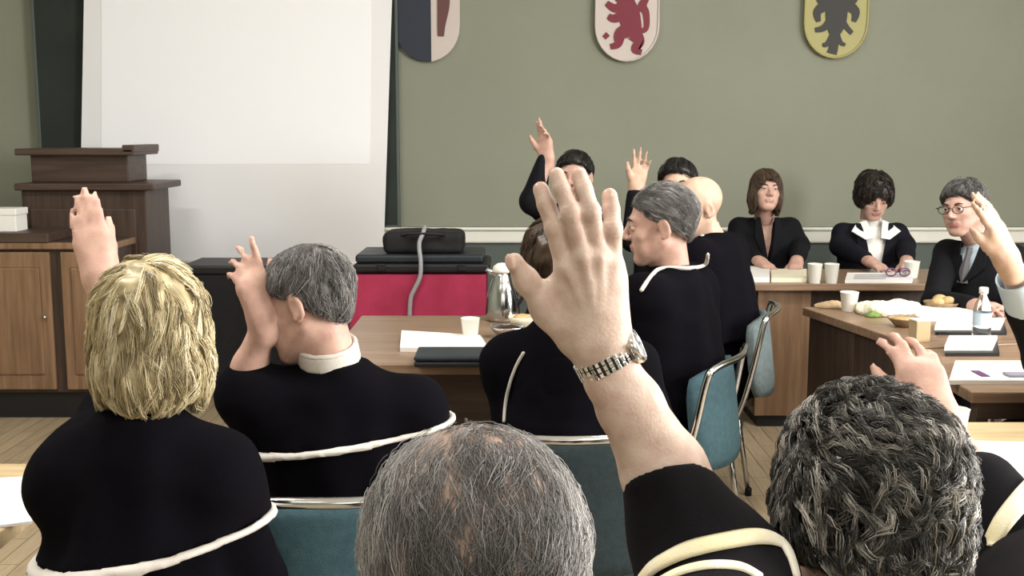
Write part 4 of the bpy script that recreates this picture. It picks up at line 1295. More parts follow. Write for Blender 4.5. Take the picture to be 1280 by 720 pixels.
bm = bmesh.new(); q = T(1226, 474); box(bm, (-.012, -.03, .0146), (.016, .05, .017), .001); o = bm_obj('bookmark', bm, MT['purple']); o.location = (q[0], q[1], TZ); tag(o, 'narrow purple bookmark lying on the open white papers', 'bookmark')
bm = bmesh.new(); q = T(1270, 476); box(bm, (-.03, -.02, .0146), (.08, .03, .022), .002); o = bm_obj('notebook', bm, MT['ink']); o.location = (q[0], q[1], TZ); tag(o, 'grey notebook at the right edge on the open white papers', 'notebook')
# pale desk
lay('paper_sheet', 'large white sheet on the pale oak desk by the curly haired man', 'paper', MT['paper'], [T(1196, 584), T(1300, 606), T(1290, 556), T(1200, 553)], .006, 'papers on the pale desk')
cup('white cup at the far edge of the pale oak desk', 1196, 540, .028, .06)
# left desk
lay('paper_sheet', 'white sheet on the pale oak desk at the left edge', 'paper', MT['paper'], [T(-60, 668), T(40, 655), T(44, 598), T(-60, 604)], .006, 'papers on the left desk')
# middle desk
lay('paper_stack', 'loose white papers on the middle desk behind the black folder', 'paper', MT['paper'], [T(500, 440), T(612, 442), T(600, 424), T(502, 418)], .016, 'papers on the middle desk')
cup('white paper cup on the middle desk before the crimson cloth', 588, 424, .034, .078)
q = T(566, 461)
fo = thing('laptop', 'closed black laptop lying on the middle desk', 'laptop', (q[0], q[1], TZ))
bm = bmesh.new(); box(bm, (-.125, .0, .004), (.125, .17, .022), .006); bm_obj('base', bm, MT['black'], fo)
bm = bmesh.new(); box(bm, (-.125, .0, .024), (.125, .17, .04), .006); bm_obj('lid', bm, MT['case_grey'], fo)
for sx in (-.1, .1):
    bm = bmesh.new(); lathe(bm, [(.008, 0), (.008, .005)], 10, Matrix.Translation((sx, .03, 0))); bm_obj('foot', bm, MT['rubber'], fo)
# chrome jug
q = T(628, 402)
jg = thing('jug', 'chrome vacuum jug with black handle on the middle desk', 'jug', (q[0], q[1] + .04, TZ))
S_ = q[1] / 1385
hj = 72 * S_
bm = bmesh.new(); lathe(bm, [(.060, 0), (.069, .004), (.070, hj * .1), (.064, hj * .45), (.046, hj * .68), (.036, hj * .8), (.034, hj * .84)], 28); bm_obj('jug_body', bm, MT['chrome'], jg)
bm = bmesh.new(); lathe(bm, [(.036, hj * .84), (.040, hj * .87), (.036, hj * .95), (.02, hj), (.004, hj * 1.01)], 24); bm_obj('lid', bm, MT['cup'], jg)
bm = bmesh.new(); tube(bm, spline([(.03, -.02, hj * .86), (.075, -.03, hj * .8), (.085, -.032, hj * .5), (.055, -.02, hj * .25)], 6), .009, 8); bm_obj('handle', bm, MT['black'], jg)
bm = bmesh.new(); tube(bm, [(-.03, -.005, hj * .80), (-.062, -.01, hj * .9)], [.014, .009], 10); bm_obj('spout', bm, MT['chrome'], jg)
q = T(634, 421)
pl = thing('bowl', 'metal bowl of dark biscuits before the chrome jug', 'bowl', (q[0], q[1], TZ))
bm = bmesh.new(); lathe(bm, [(.03, 0), (.034, .002), (.058, .028), (.066, .04), (.063, .041), (.055, .03), (.028, .006)], 28); bm_obj('bowl_body', bm, MT['steel'], pl)
bm = bmesh.new(); lathe(bm, [(.02, .012), (.052, .029), (.04, .04), (.01, .046)], 16, cap0=False); bm_obj('biscuits', bm, MT['coffee'], pl)
q = T(653, 410)
pl = thing('bowl', 'cream bowl of food half hidden behind the big raised hand', 'bowl', (q[0], q[1], TZ))
bm = bmesh.new(); lathe(bm, [(.03, 0), (.034, .002), (.05, .028), (.056, .045), (.053, .046), (.046, .03), (.026, .006)], 28); bm_obj('bowl_body', bm, MT['paper_cream'], pl)
bm = bmesh.new(); lathe(bm, [(.02, .012), (.046, .034), (.03, .05), (.006, .056)], 16, cap0=False); bm_obj('filling', bm, MT['bread'], pl)

# ------------------------------------------------------------------ chairs
def make_chair(label, loc, rz, fabric):
    rt = thing('chair', label, 'chair', (loc[0], loc[1], 0), rz, 'upholstered chrome chairs')
    def pad(lo, hi, bev, curve, name):
        bm = bmesh.new()
        bmesh.ops.create_grid(bm, x_segments=12, y_segments=10, size=.5)
        for v in bm.verts:
            v.co.x *= hi[0] - lo[0]; v.co.y *= hi[1] - lo[1]
        r = bmesh.ops.extrude_face_region(bm, geom=bm.faces[:])
        ev = [g for g in r['geom'] if isinstance(g, bmesh.types.BMVert)]
        W, D = (hi[0] - lo[0]) / 2, (hi[1] - lo[1]) / 2
        for v in bm.verts:
            top = v in set(ev)
            ex, ey = abs(v.co.x) / W, abs(v.co.y) / D
            rr = max(0, ex ** 8 + ey ** 8)
            k = 1 - .35 * min(1, rr)
            cx = 1 - .10 * (ey ** 4); cy = 1 - .10 * (ex ** 4)
            v.co.x *= cx; v.co.y *= cy
            v.co.z = (1 if top else -1) * bev * k
        bmesh.ops.recalc_face_normals(bm, faces=bm.faces[:])
        return bm
    bm = pad((-.22, -.21), (.22, .21), .028, 0, 'seat')
    bmesh.ops.translate(bm, vec=(0, .0, .425), verts=bm.verts[:]); bm_obj('seat', bm, fabric, rt, smooth=True)
    bm = pad((-.215, -.15), (.215, .15), .018, 0, 'back')
    bmesh.ops.rotate(bm, matrix=Matrix.Rotation(PI / 2 - .12, 3, 'X'), verts=bm.verts[:])
    for v in bm.verts: v.co.y += -.05 * (1 - (v.co.x / .215) ** 2) + .02
    bmesh.ops.translate(bm, vec=(0, -.27, .655), verts=bm.verts[:]); bm_obj('backrest', bm, fabric, rt, smooth=True)
    bm = bmesh.new()
    tube(bm, spline([(-.225, -.18, .40), (-.232, -.225, .5), (-.232, -.265, .66), (-.222, -.29, .79), (-.19, -.305, .825), (0, -.335, .83), (.19, -.305, .825), (.222, -.29, .79), (.232, -.265, .66), (.232, -.225, .5), (.225, -.18, .40)], 5), .011, 10)
    bm_obj('back_frame', bm, MT['chrome'], rt, smooth=True)
    bm = bmesh.new(); tube(bm, [(-.215, -.19, .393), (.215, -.19, .393), (.215, .18, .393), (-.215, .18, .393)], .010, 10, closed=True); bm_obj('seat_frame', bm, MT['chrome'], rt, smooth=True)
    for sx in (-1, 1):
        for (y0, y1) in ((.17, .22), (-.17, -.23)):
            bm = bmesh.new(); tube(bm, [(sx * .218, y0, .40), (sx * .235, y1, .012)], .011, 10)
            lg = bm_obj('leg', bm, MT['chrome'], rt, smooth=True)
            bm = bmesh.new(); lathe(bm, [(.014, 0), (.014, .03), (.012, .034)], 12, Matrix.Translation((sx * .235, y1, 0))); bm_obj('rubber_foot', bm, MT['rubber'], lg)
    return rt
# ------------------------------------------------------------------ the people
def unit(v): v = np.array(v, float); return v / np.linalg.norm(v)
CH = {}

# 1. the man in front whose watch hand is raised
D = 1.10
def W(u, v, d): return P(u, v, d)
root1 = (-.02, .80); head1 = P(592, 650, .82); head1[2] = P(590, 527, .82)[2] - .131
elb = P(899, 722, 1.115); wri = P(757, 450, D)
fa = Field()
ax = unit(wri - elb); dep = np.array((0, 1, 0.0)); sdx = unit(np.cross(ax, dep))
def at(t, o=0.0, y=0.0): return elb + (wri - elb) * t + sdx * o + np.array((0, y, 0))
for o in (-1, 1):
    fa.chain([at(0, o * .011), at(.22, o * .012), at(.5, o * .0110), at(.8, o * .0085), at(1.0, o * .0075), at(1.08, o * .009)], [.033, .0345, .0315, .0230, .0185, .0185], k=.015)
fa.ell(at(.93, .019, -.008), (.009, .009, .012), k=.016)      # ulna knob
# hand bones, from the photograph
kn = {'i': P(707, 333, 1.095), 'm': P(729, 321, 1.088), 'r': P(749, 322, 1.090), 'p': P(766, 332, 1.098)}
base = {'i': P(738, 418, 1.098), 'm': P(749, 419, 1.095), 'r': P(758, 419, 1.097), 'p': P(765, 418, 1.10)}
for key, (r0, r1) in {'i': (.0150, .0108), 'm': (.0150, .0108), 'r': (.0145, .0105), 'p': (.0135, .0102)}.items():
    fa.cap(base[key], kn[key], r0, r1, k=.020)
fa.cap(P(760, 415, 1.102), P(765, 352, 1.102), .0110, .0098, k=.02)          # edge of the palm
fa.cap(P(734, 420, 1.108), P(692, 368, 1.108), .018, .012, k=.025)            # thumb side of the palm
fa.cap(P(738, 400, 1.115), P(742, 350, 1.115), .022, .018, k=.02)             # palm flesh
fingers = {'i': [kn['i'], P(694, 285, 1.093), P(683, 256, 1.099), P(676, 237, 1.106)],
           'm': [kn['m'], P(714, 266, 1.083), P(703, 237, 1.090), P(696, 219, 1.098)],
           'r': [kn['r'], P(739, 265, 1.086), P(730, 237, 1.092), P(724, 219, 1.100)],
           'p': [kn['p'], P(766, 287, 1.094), P(764, 262, 1.099), P(762, 245, 1.105)]}
rad = {'i': [.0104, .0099, .0090, .0081], 'm': [.0098, .0093, .0087, .0080], 'r': [.0094, .0090, .0084, .0078], 'p': [.0094, .0089, .0083, .0076]}
for key, pts in fingers.items():
    fa.chain(pts, rad[key], k=.0028)
    fa.ell(pts[1] + np.array((0, -.003, 0)), (rad[key][1] * 1.04, rad[key][1] * .95, rad[key][1] * 1.15), k=.004)
    fa.ell(pts[0] + np.array((0, -.003, 0)), (.0080, .0080, .010), k=.008)        # knuckle
    t = unit(pts[3] - pts[2])
    Rn = frame((0, 0, 0), np.cross(t, (0, -1, 0)), np.cross(np.cross(t, (0, -1, 0)), t) * -1, t)[:3, :3]
    fa.ell(pts[3] + np.array((0, -rad[key][3] * .72, 0)) + t * .001, (.0056, .0030, .0072), k=.0012, m=2, R=Rn)
# thumb
th = [P(714, 420, 1.105), P(682, 385, 1.103), P(658, 351, 1.096), P(643, 327, 1.090)]
fa.chain(th, [.0165, .0122, .0104, .0090], k=.012)
fa.cap(P(690, 392, 1.108), P(706, 362, 1.108), .010, .011, k=.022)            # web of the thumb
fa.ell(th[2] + np.array((0, -.002, 0)), (.0108, .0105, .0118), k=.006)
t = unit(th[3] - th[2]); Rn = frame((0, 0, 0), np.cross(t, (-.6, -.8, 0)), (-.6, -.8, 0), t)[:3, :3]
fa.ell(th[3] + np.array((-.0045, -.0065, 0)), (.0062, .0030, .0080), k=.0012, m=2, R=Rn)
for key in 'imrp':                                                             # tendons
    b0 = P(752, 425, 1.077); k0 = kn[key] + np.array((0, -.0118, 0))
    fa.cap(b0 + (k0 - b0) * .35, k0, .0020, .0030, k=.006)
fa.chain([P(748, 405, 1.080), P(738, 378, 1.079), P(741, 352, 1.077)], [.0016, .0019, .0014], k=.006)
v_, q_ = polygonize(fa, np.minimum.reduce([elb, wri, th[3]]) - .08, np.array((.32, 1.20, 1.50)), .0021)
v_ = smooth_mesh(v_, q_, 1)
mi_ = fa.mats(v_[q_].mean(1))
# skin creases over the finger joints and fine relief on the back of the hand
nn = fa.grad(v_, .0015)
cr = np.zeros(len(v_))
for key, pts in fingers.items():
    for j, amp in ((1, .0008), (2, .0005)):
        t = unit(pts[j + 1] - pts[j - 1]); dv = v_ - pts[j]
        al = dv @ t; w = np.exp(-(np.linalg.norm(dv, axis=1) / .011) ** 2)
        cr += -amp * w * np.maximum(np.cos(al * 2 * PI / .0046), -.2)
cr += wob(v_, 150, 3, 2) * .00015 + wob(v_, 60, 8, 2) * .0005
v_ = v_ + nn * cr[:, None]
HAND_PTS = v_
root1_l = np.linalg.inv(np.array(Matrix.Translation((root1[0], root1[1], 0))))
vl = v_ @ root1_l[:3, :3].T + root1_l[:3, 3]
mi_ = np.where(mi_ == 2, 2, 3)
_mats_patch = True
crown = np.array((0.0, .01, .13))
def thin_keep(v):
    c = np.exp(-(((v[:, 0]) / .045) ** 2 + ((v[:, 1] - .005) / .05) ** 2)) * (v[:, 2] > .06)
    return 1 - .80 * c
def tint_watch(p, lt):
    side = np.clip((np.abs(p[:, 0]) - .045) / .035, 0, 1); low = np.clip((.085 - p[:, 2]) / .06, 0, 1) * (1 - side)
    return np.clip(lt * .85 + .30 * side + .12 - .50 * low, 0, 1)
MT_save = MT['nail']
person1, MH1, A1, hl1, loc1 = person(
    'man in front seen from behind with thinning grey hair, right hand raised', root1, 0, head1, hyaw=.10, hpitch=-.12, face=False, wear='soft', h=.007, skin='hand_skin',
    arms={'R': dict(elbow=elb, wrist=wri, hand='custom', raised=True, bare=True, lift=.01)}, scale=1.02,
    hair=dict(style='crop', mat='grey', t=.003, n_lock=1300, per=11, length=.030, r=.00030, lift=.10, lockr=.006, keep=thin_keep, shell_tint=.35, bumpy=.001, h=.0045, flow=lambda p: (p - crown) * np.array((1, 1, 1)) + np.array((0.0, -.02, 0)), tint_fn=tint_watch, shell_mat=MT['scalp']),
    extra=[(vl, q_, np.where(fa.mats(v_[q_].mean(1)) == 2, 2, 0))], trim=False, hem=.5)
# the wide sleeve of the raised arm, open round the forearm
sh = A1['R'][1]; el_l = A1['R'][2]; wr_l = A1['R'][3]
axu = unit(sh - el_l)
sp_ = [el_l + (wr_l - el_l) * .50 + np.array((-.001, 0, 0)), el_l + (wr_l - el_l) * .22 + np.array((-.010, 0, 0)), el_l + axu * .01, el_l + (sh - el_l) * .4, sh]
sr_ = [.0455, .056, .076, .080, .075]
sv = Field(); sv.chain(sp_, sr_, k=.03)
si = Field(); si.chain(sp_, [r - .006 for r in sr_], k=.03)
fax = unit(wr_l - el_l)
fop = el_l + (wr_l - el_l) * .465
sv.plane(fop, fax + np.array((.26, .66, .0)), k=.004)
sv.fn(lambda p: np.maximum(si(p), -((p - (fop - fax * .05).astype(np.float32)) @ fax.astype(np.float32))), k=.003, mode='s')
surf('sleeve', sv, np.minimum(el_l, sh) - .16, np.maximum(np.maximum(el_l, sh), fop) + .16, .0035, [MT['gown_soft']], person1, wrinkle=lambda v: .0022 * wob(v, 30, 4, 2))
# ribbons of the cape over the raised arm
def ribbon(name, cen, axis, r, wdt, thick, sq=1.0, material='trim_gold', flare=0.0):
    a = unit(np.cross(axis, (0, 0, 1))); b = np.cross(a, axis)
    bm = bmesh.new(); n = 56; rings = []
    for i in range(n):
        t = 2 * PI * i / n
        wv = 1 + .025 * math.sin(3 * t + .6)
        e = a * math.cos(t) + b * math.sin(t) * sq
        prof = [(-wdt / 2, 0), (-wdt / 4, thick * .8), (wdt / 4, thick * .8), (wdt / 2, 0), (wdt / 4, -thick), (-wdt / 4, -thick)]
        rings.append([bm.verts.new(cen + e * (r * wv + q[1] + flare * q[0]) + axis * q[0]) for q in prof])
    for i in range(n):
        A_, B_ = rings[i], rings[(i + 1) % n]
        for k in range(6): bm.faces.new((A_[k], A_[(k + 1) % 6], B_[(k + 1) % 6], B_[k]))
    bmesh.ops.recalc_face_normals(bm, faces=bm.faces[:])
    return bm_obj(name, bm, MT[material], person1, smooth=True)
CLOTH[person1.name] = ([sv], CLOTH[person1.name][1])
seam('cape_ribbon', person1, [(800, 726), (812, 712), (832, 699), (862, 686), (905, 676), (948, 670), (975, 676), (988, 694), (996, 722)], .0095, .003, 'trim_gold')
seam('cape_ribbon', person1, [(822, 728), (850, 714), (886, 706), (925, 708), (952, 722)], .008, .003, 'trim_gold')

# wristwatch
wc = at(1.0); wt = thing('wristwatch', 'steel wristwatch with link bracelet on the raised wrist in front', 'watch', tuple(wc))
zc_ = ax; xc_ = sdx if sdx[0] > 0 else -sdx; yc_ = np.cross(zc_, xc_)
if yc_[1] > 0: yc_ = -yc_
tilt = Matrix.Rotation(0.0, 4, 'X')
WM = frame((0, 0, 0), xc_, yc_, zc_)       # y toward the camera
def wloc(p): return WM[:3, :3] @ np.array(p, float)
ra, rb = .0305, .0248
bm = bmesh.new()
n = 30
for i in range(n):
    t = 2 * PI * i / n
    if -.62 < ((t + PI) % (2 * PI) - PI) - .12 < .62: continue       # room for the case
    cx, cy = ra * math.cos(t), rb * math.sin(t)
    tx_, ty_ = -ra * math.sin(t), rb * math.cos(t); tl_ = math.hypot(tx_, ty_); tx_, ty_ = tx_ / tl_, ty_ / tl_
    M = Matrix(frame(wloc((cx, cy, 0)), wloc((tx_, ty_, 0)), wloc((ty_, -tx_, 0)), wloc((0, 0, 1))).tolist())
    ds = (abs(tl_) * 2 * PI / n) * .5
    for z0, z1, e in ((-.0085, -.0032, 0), (-.0028, .0028, .5), (.0032, .0085, 0)):
        box(bm, (-ds * .66, -.0018, z0), (ds * .66, .0018, z1), .0007, 2, M=M)
core = []
for i in range(49):
    t = .12 + .56 + (2 * PI - 1.12) * i / 48
    core.append([bm.verts.new(wloc(((ra - q) * math.cos(t), (rb - q) * math.sin(t), z))) for q, z in ((-.0007, -.0076), (-.0007, .0076), (.0016, .0076), (.0016, -.0076))])
for a_, b_ in zip(core, core[1:]):
    for k in range(4): bm.faces.new((a_[k], a_[(k + 1) % 4], b_[(k + 1) % 4], b_[k])).material_index = 1
bm_obj('bracelet', bm, [MT['steel'], MT['rubber']], wt)
t = .12
cpos = wloc((ra * math.cos(t) * 1.05, rb * math.sin(t) * 1.05, 0)); nrm = unit(wloc((math.cos(t) / ra, math.sin(t) / rb, 0)))
CM = Matrix(frame(cpos, np.cross(wloc((0, 0, 1)), nrm), wloc((0, 0, 1)), nrm).tolist())
bm = bmesh.new(); lathe(bm, [(.0150, -.004), (.0178, -.002), (.0185, .002), (.0175, .005), (.0155, .0064), (.0150, .0054)], 36, CM, cap1=False)
for sx in (-1, 1):
    for sy in (-1, 1): box(bm, (sx * .0165 - .004, sy * .0075 - .0016, -.004), (sx * .0165 + .004, sy * .0075 + .0016, .001), .0008, 2, M=CM)
bm_obj('case', bm, MT['steel'], wt)
bm = bmesh.new(); lathe(bm, [(.001, .0050), (.0150, .0050)], 36, CM, cap0=False, cap1=False); dl = bm_obj('dial', bm, MT['dial'], wt)
bm = bmesh.new()
box(bm, (-.0006, -.001, .0053), (.0006, .010, .0056), M=CM); box(bm, (-.001, -.0006, .0053), (.0075, .0006, .0056), M=CM)
bm_obj('hand', bm, MT['black'], dl)
bm = bmesh.new(); lathe(bm, [(.0026, 0), (.0026, .004), (.002, .0046)], 14, CM @ Matrix.Translation((0, .0182, .001)) @ Matrix.Rotation(-PI / 2, 4, 'X')); bm_obj('crown', bm, MT['steel'], wt)

# 2. the curly haired man at the right
d2 = 1.15; head2 = P(1082, 590, d2); head2[2] = P(1090, 470, d2)[2] - .140
hn2 = P(1172, 530, 1.60)
curl_flow = lambda p: (p - np.array((-.02, .055, .125))) + .045 * np.stack([wob(p, 26, 1, 2), wob(p, 26, 2, 2), wob(p, 26, 3, 2)], 1)
person2, MH2, A2, hl2, loc2 = person(
    'man with tousled salt and pepper hair at the right, fingers raised before his head', (.44, 1.12), .08, head2, hyaw=.30, hpitch=-.10, face=False, wear='soft', h=.008, skin='skin_pink', scale=.91,
    arms={'R': dict(elbow=P(1305, 720, 1.40), wrist=hn2, raised=True, sleeve=.066, cuff=.050, cover=.55, wide=.078, lift=-.02, hand=dict(z=unit(P(1146, 450, 1.66) - hn2), y=(0, -1, .2), x=(-1, 0, 0), curls=(.38, .42, .45, .5), spread=.10, s=.95))},
    hair=dict(style='full', mat='pepper', t=.004, n_lock=1150, per=13, length=.056, r=.00055, curl=.0080, freq=125, lift=.55, lockr=.0038, shell_tint=.0, tint_fn=lambda p, lt: np.clip((lt - .12) * 1.25, 0, 1) ** 1.15, keep=lambda v: 1 + 7 * np.exp(-(np.linalg.norm(v - np.array((-.02, .055, .125)), axis=1) / .03) ** 2), bumpy=.004, h=.006, seed=5, flow=curl_flow), hem=.44, trim=False, cape=dict(w=.98, fold=.008))
seam('cape_ribbon', person2, [(1300, 600), (1277, 624), (1254, 652), (1236, 682)], .014, .003, 'trim_gold')
# gold ribbon along his shoulder
cpts = [P(1292, 596, 1.16), P(1268, 628, 1.12), P(1245, 656, 1.07), P(1226, 684, 1.02)]
def strip(name, pts, nrm_, wdt, th, m, parent, rootxy, yaw):
    Wl = np.linalg.inv(np.array(Matrix.Translation((rootxy[0], rootxy[1], 0)) @ Matrix.Rotation(yaw, 4, 'Z')))
    p = [Wl[:3, :3] @ q + Wl[:3, 3] for q in spline(pts, 8)]
    nn_ = Wl[:3, :3] @ np.array(nrm_, float)
    bm = bmesh.new(); rg = []
    for i in range(len(p)):
        t = unit(p[min(i + 1, len(p) - 1)] - p[max(i - 1, 0)]); s_ = unit(np.cross(t, nn_)); nu = np.cross(s_, t)
        rg.append([bm.verts.new(p[i] + s_ * a + nu * b) for a, b in ((-wdt, 0), (-wdt * .5, th), (wdt * .5, th), (wdt, 0), (wdt * .5, -th), (-wdt * .5, -th))])
    for a, b in zip(rg, rg[1:]):
        for k in range(6): bm.faces.new((a[k], a[(k + 1) % 6], b[(k + 1) % 6], b[k]))
    bm.faces.new(rg[0][::-1]); bm.faces.new(rg[-1]); bmesh.ops.recalc_face_normals(bm, faces=bm.faces[:])
    return bm_obj(name, bm, MT[m], parent, smooth=True)

# 3. blonde woman
d3 = 1.9; head3 = P(188, 400, d3); head3[2] = P(188, 315, d3)[2] - .140
w3 = P(128, 352, 2.20)
person3, MH3, A3, hl3, loc3 = person(
    'blonde woman seen from behind at the left in a black cape with white piping', (-.645, 1.9), .05, head3, hyaw=.15, hpitch=-.05, face=False, wear='gown', h=.009, skin='skin_pink', scale=1.0,
    arms={'R': dict(lift=-.035, elbow=(-.475, 1.96, .68), wrist=(-.56, 2.15, .66)), 'L': dict(lift=-.035, elbow=P(180, 470, 2.14), wrist=w3, sleeve=.055, cuff=.045, cover=.30, hand=dict(z=unit(P(112, 290, 2.22) - w3), y=(.25, -1, 0), x=(1, 0, 0), curl=.12, spread=.0, tang=.2, s=1.0))},
    hair=dict(style='bob', mat='blonde', t=.004, n_lock=420, per=16, length=.080, r=.0008, curl=.0045, freq=70, lift=.42, lockr=.0045, shell_tint=.38, bumpy=.004, h=.007, seed=8), hem=.362, cape=dict(w=.77, d=1.08, slope=.09, tilt=(.16, .0, -1)), trim_r=.010, chest_w=.74)

# 4. grey haired man at the left, looking left
d4 = 2.4; head4 = P(384, 362, d4); head4[2] = P(400, 312, d4)[2] - .118
w4 = P(332, 402, 2.36)
person4, MH4, A4, hl4, loc4 = person(
    'grey haired man looking left with a raised hand, white collar above his black cape', (-.35, 2.45), .12, head4, hyaw=1.25, hpitch=-.30, hroll=.10, face=True, wear='gown', h=.009, skin='skin_pink', scale=1.0,
    arms={'R': dict(lift=-.03), 'L': dict(elbow=P(302, 488, 2.40), wrist=w4, sleeve=.05, cuff=.047, cover=.12, raised=False, hand=dict(z=unit(P(302, 318, 2.36) - w4), y=(.5, -.8, 0), x=(1, .4, 0), curls=(.05, .5, .7, .8), spread=.05, s=1.0))},
    hair=dict(style='short', mat='grey', t=.003, n_lock=300, per=14, length=.045, r=.0007, lift=.2, lockr=.006, shell_tint=.35, h=.006, seed=12), hem=.288, cape=dict(w=.95, slope=.06, tilt=(.12, .0, -1)), trim_r=.009,
    collar=dict(z=.088, r=.066, t=.006, n=(-.1, -.25, 1), band='trim_white', bh=.035, bt=.005), hair_eyes='darkgrey')
chair_a = make_chair('teal chair with chrome frame behind the grey haired man at the left', (-.335, 2.30), .12, MT['teal'])

# 5. the man hidden behind the big raised hand
d5 = 2.8; head5 = P(696, 322, d5); head5[2] = P(700, 272, d5)[2] - .12
person5, MH5, A5, hl5, loc5 = person(
    'man in a black cape whose brown haired head hides behind the big raised hand', (.185, 2.85), -.42, head5, hyaw=.45, face=False, wear='gown', h=.010, skin='skin', scale=1.0, arms={'R': dict(lift=-.04), 'L': dict(lift=-.05)},
    hair=dict(style='short', mat='brown', t=.007, n_lock=160, per=12, length=.045, r=.0009, lift=.25, lockr=.006, shell_tint=.45, h=.007, seed=14), hem=.52, cape=dict(w=.82, slope=.10, fold=.007, tilt=(.0, -.1, -1)), trim_r=.005, trim=False)
seam('cape_trim', person5, [(655, 440), (645, 458), (637, 480), (632, 504), (630, 528)], .0045, .004, 'trim_white')
chair_b = make_chair('shade-darkened teal chair with a chrome top rail just left of the raised forearm', (.125, 2.72), .02, MT['shaded_teal'])

# 6. the man in profile
d6 = 3.4; head6 = P(826, 280, d6); head6[2] = P(830, 232, d6)[2] - .118
person6, MH6, A6, hl6, loc6 = person(
    'grey haired man in profile looking left, white piping on the collar of his black gown', (.47, 3.44), .95, head6, hyaw=.52, hpitch=-.10, face=True, wear='gown', h=.008, skin='skin_pink', scale=1.03,
    hair=dict(style='short', mat='grey', t=.002, n_lock=420, per=14, length=.035, r=.0006, lift=.15, lockr=.006, shell_tint=.30, h=.005, seed=15, flow=lambda p: np.array((0, -.08, -.03)) + (p - np.array((0, .02, .13))) * .6), hem=.56, cape=dict(w=.93, slope=.01, fold=.007), trim=False,
    hair_eyes='darkgrey')
seam('collar_trim', person6, [(885, 318), (881, 331), (862, 335), (828, 335), (814, 345), (801, 364)], .0065, .005, 'trim_white', lift=.009)
chair_c = dup(chair_a, (.385, 3.46, 0), 1.14, 'teal chair with chrome frame right of the raised forearm')
# 7. bald man
d7 = 4.3; head7 = P(871, 252, d7); head7[2] = P(862, 221, d7)[2] - .116
person7, MH7, A7, hl7, loc7 = person(
    'bald man turned away to the left, behind the man in profile', (.80, 4.33), 1.0, head7, neck=.055, hyaw=.95, hpitch=-.15, face=True, wear='gown', h=.011, skin='skin', scale=1.0, hem=.5, trim=False, cape=dict(w=.9), collar=dict(z=.115, r=.064, t=.006, n=(0, -.3, 1)), hair_eyes='darkgrey')
seam('collar_trim', person7, [(864, 283), (880, 283), (898, 279)], .007, .005, 'trim_white', lift=.009)
chair_d = make_chair('blue grey chair with a tall chrome frame left of the back desk', (.70, 4.34), 1.30, MT['bluegrey'])

# 8, 9. two dark haired men by the wall with hands up
d8 = 5.45; head8 = P(718, 217, d8); head8[2] = P(718, 189, d8)[2] - .122
w8 = P(684, 200, 5.4)
person8, *_ = person('dark haired man by the back wall with his arm stretched up, left one', (.27, 5.5), PI * .86, head8, hyaw=.15, hpitch=.0, face=True, wear='suit', h=.012, skin='skin_pink', scale=1.0,
    arms={'R': dict(elbow=P(665, 252, 5.38), wrist=w8, sleeve=.062, cuff=.048, cover=.95, lift=.05, hand=dict(z=unit(P(680, 160, 5.4) - w8), y=(.6, .8, 0), x=(-1, 0, 0), curls=(.05, .15, .5, .7), spread=.06, s=1.05)), 'vee': dict(w=.05, z=.36, m='shirt', tie=True)},
    hair=dict(style='short', mat='black', t=.009, n_lock=120, per=8, length=.045, r=.0012, h=.008, seed=21, shell_tint=.2))
d9 = 5.2; head9 = P(847, 224, d9); head9[2] = P(847, 199, d9)[2] - .122
w9 = P(795, 238, 5.1)
person9, *_ = person('dark haired man behind the bald man with his open hand up', (.76, 5.35), PI * .9, head9, hyaw=.1, hpitch=0, face=True, wear='suit', h=.012, skin='skin', scale=1.0,
    arms={'R': dict(elbow=P(790, 300, 5.08), wrist=w9, sleeve=.05, cuff=.042, cover=.9, hand=dict(z=unit(P(803, 196, 5.1) - w9), y=(.1, 1, 0), x=(-1, 0, 0), curls=(.1, .12, .25, .3), spread=.16, s=1.0)), 'vee': dict(w=.05, z=.36, m='shirt', tie=True)},
    hair=dict(style='short', mat='black', t=.009, n_lock=120, per=8, length=.045, r=.0012, h=.008, seed=22, shell_tint=.2))

# 10. woman in the black blazer
d10 = 6.3; head10 = P(957, 238, d10); head10[2] = P(957, 208, d10)[2] - .136
lapA = lambda x, s: dict(elbow=(x + s * .185, 6.34, .86), wrist=(x + s * .10, 6.06, .80))
person10, *_ = person('woman with a brown bob and black blazer behind the left end of the back desk', (1.45, 6.42), PI, head10, hyaw=.06, hpitch=.14, hroll=-.06, face=True, wear='suit', h=.010, skin='skin_pink', scale=.97, chest_w=.92,
    arms={'vee': dict(w=.045, z=.44, m='skin'), 'R': lapA(1.45, -1), 'L': lapA(1.45, 1)},
    hair=dict(style='bob', mat='bobbrown', t=.002, n_lock=200, per=10, length=.09, r=.0013, h=.008, seed=23, shell_tint=.4, lift=.2), hair_eyes='brown')
# 11. woman in white blouse
d11 = 6.3; head11 = P(1092, 247, d11); head11[2] = P(1092, 212, d11)[2] - .150
person11, *_ = person('woman with short dark hair looking down, white blouse collar over a navy jacket', (2.05, 6.42), PI, head11, hyaw=.0, hpitch=-.42, hroll=.02, face=True, wear='navy', h=.010, skin='skin_pink', scale=1.0, chest_w=.98,
    arms={'vee': dict(w=.085, z=.56, m='shirt', wings=True), 'R': lapA(2.05, -1), 'L': lapA(2.05, 1)},
    hair=dict(style='full', mat='darkbrown', t=.008, n_lock=360, per=10, length=.05, r=.0012, curl=.005, freq=120, h=.008, seed=24, shell_tint=.15, lift=.55, bumpy=.006), hair_eyes='brown')
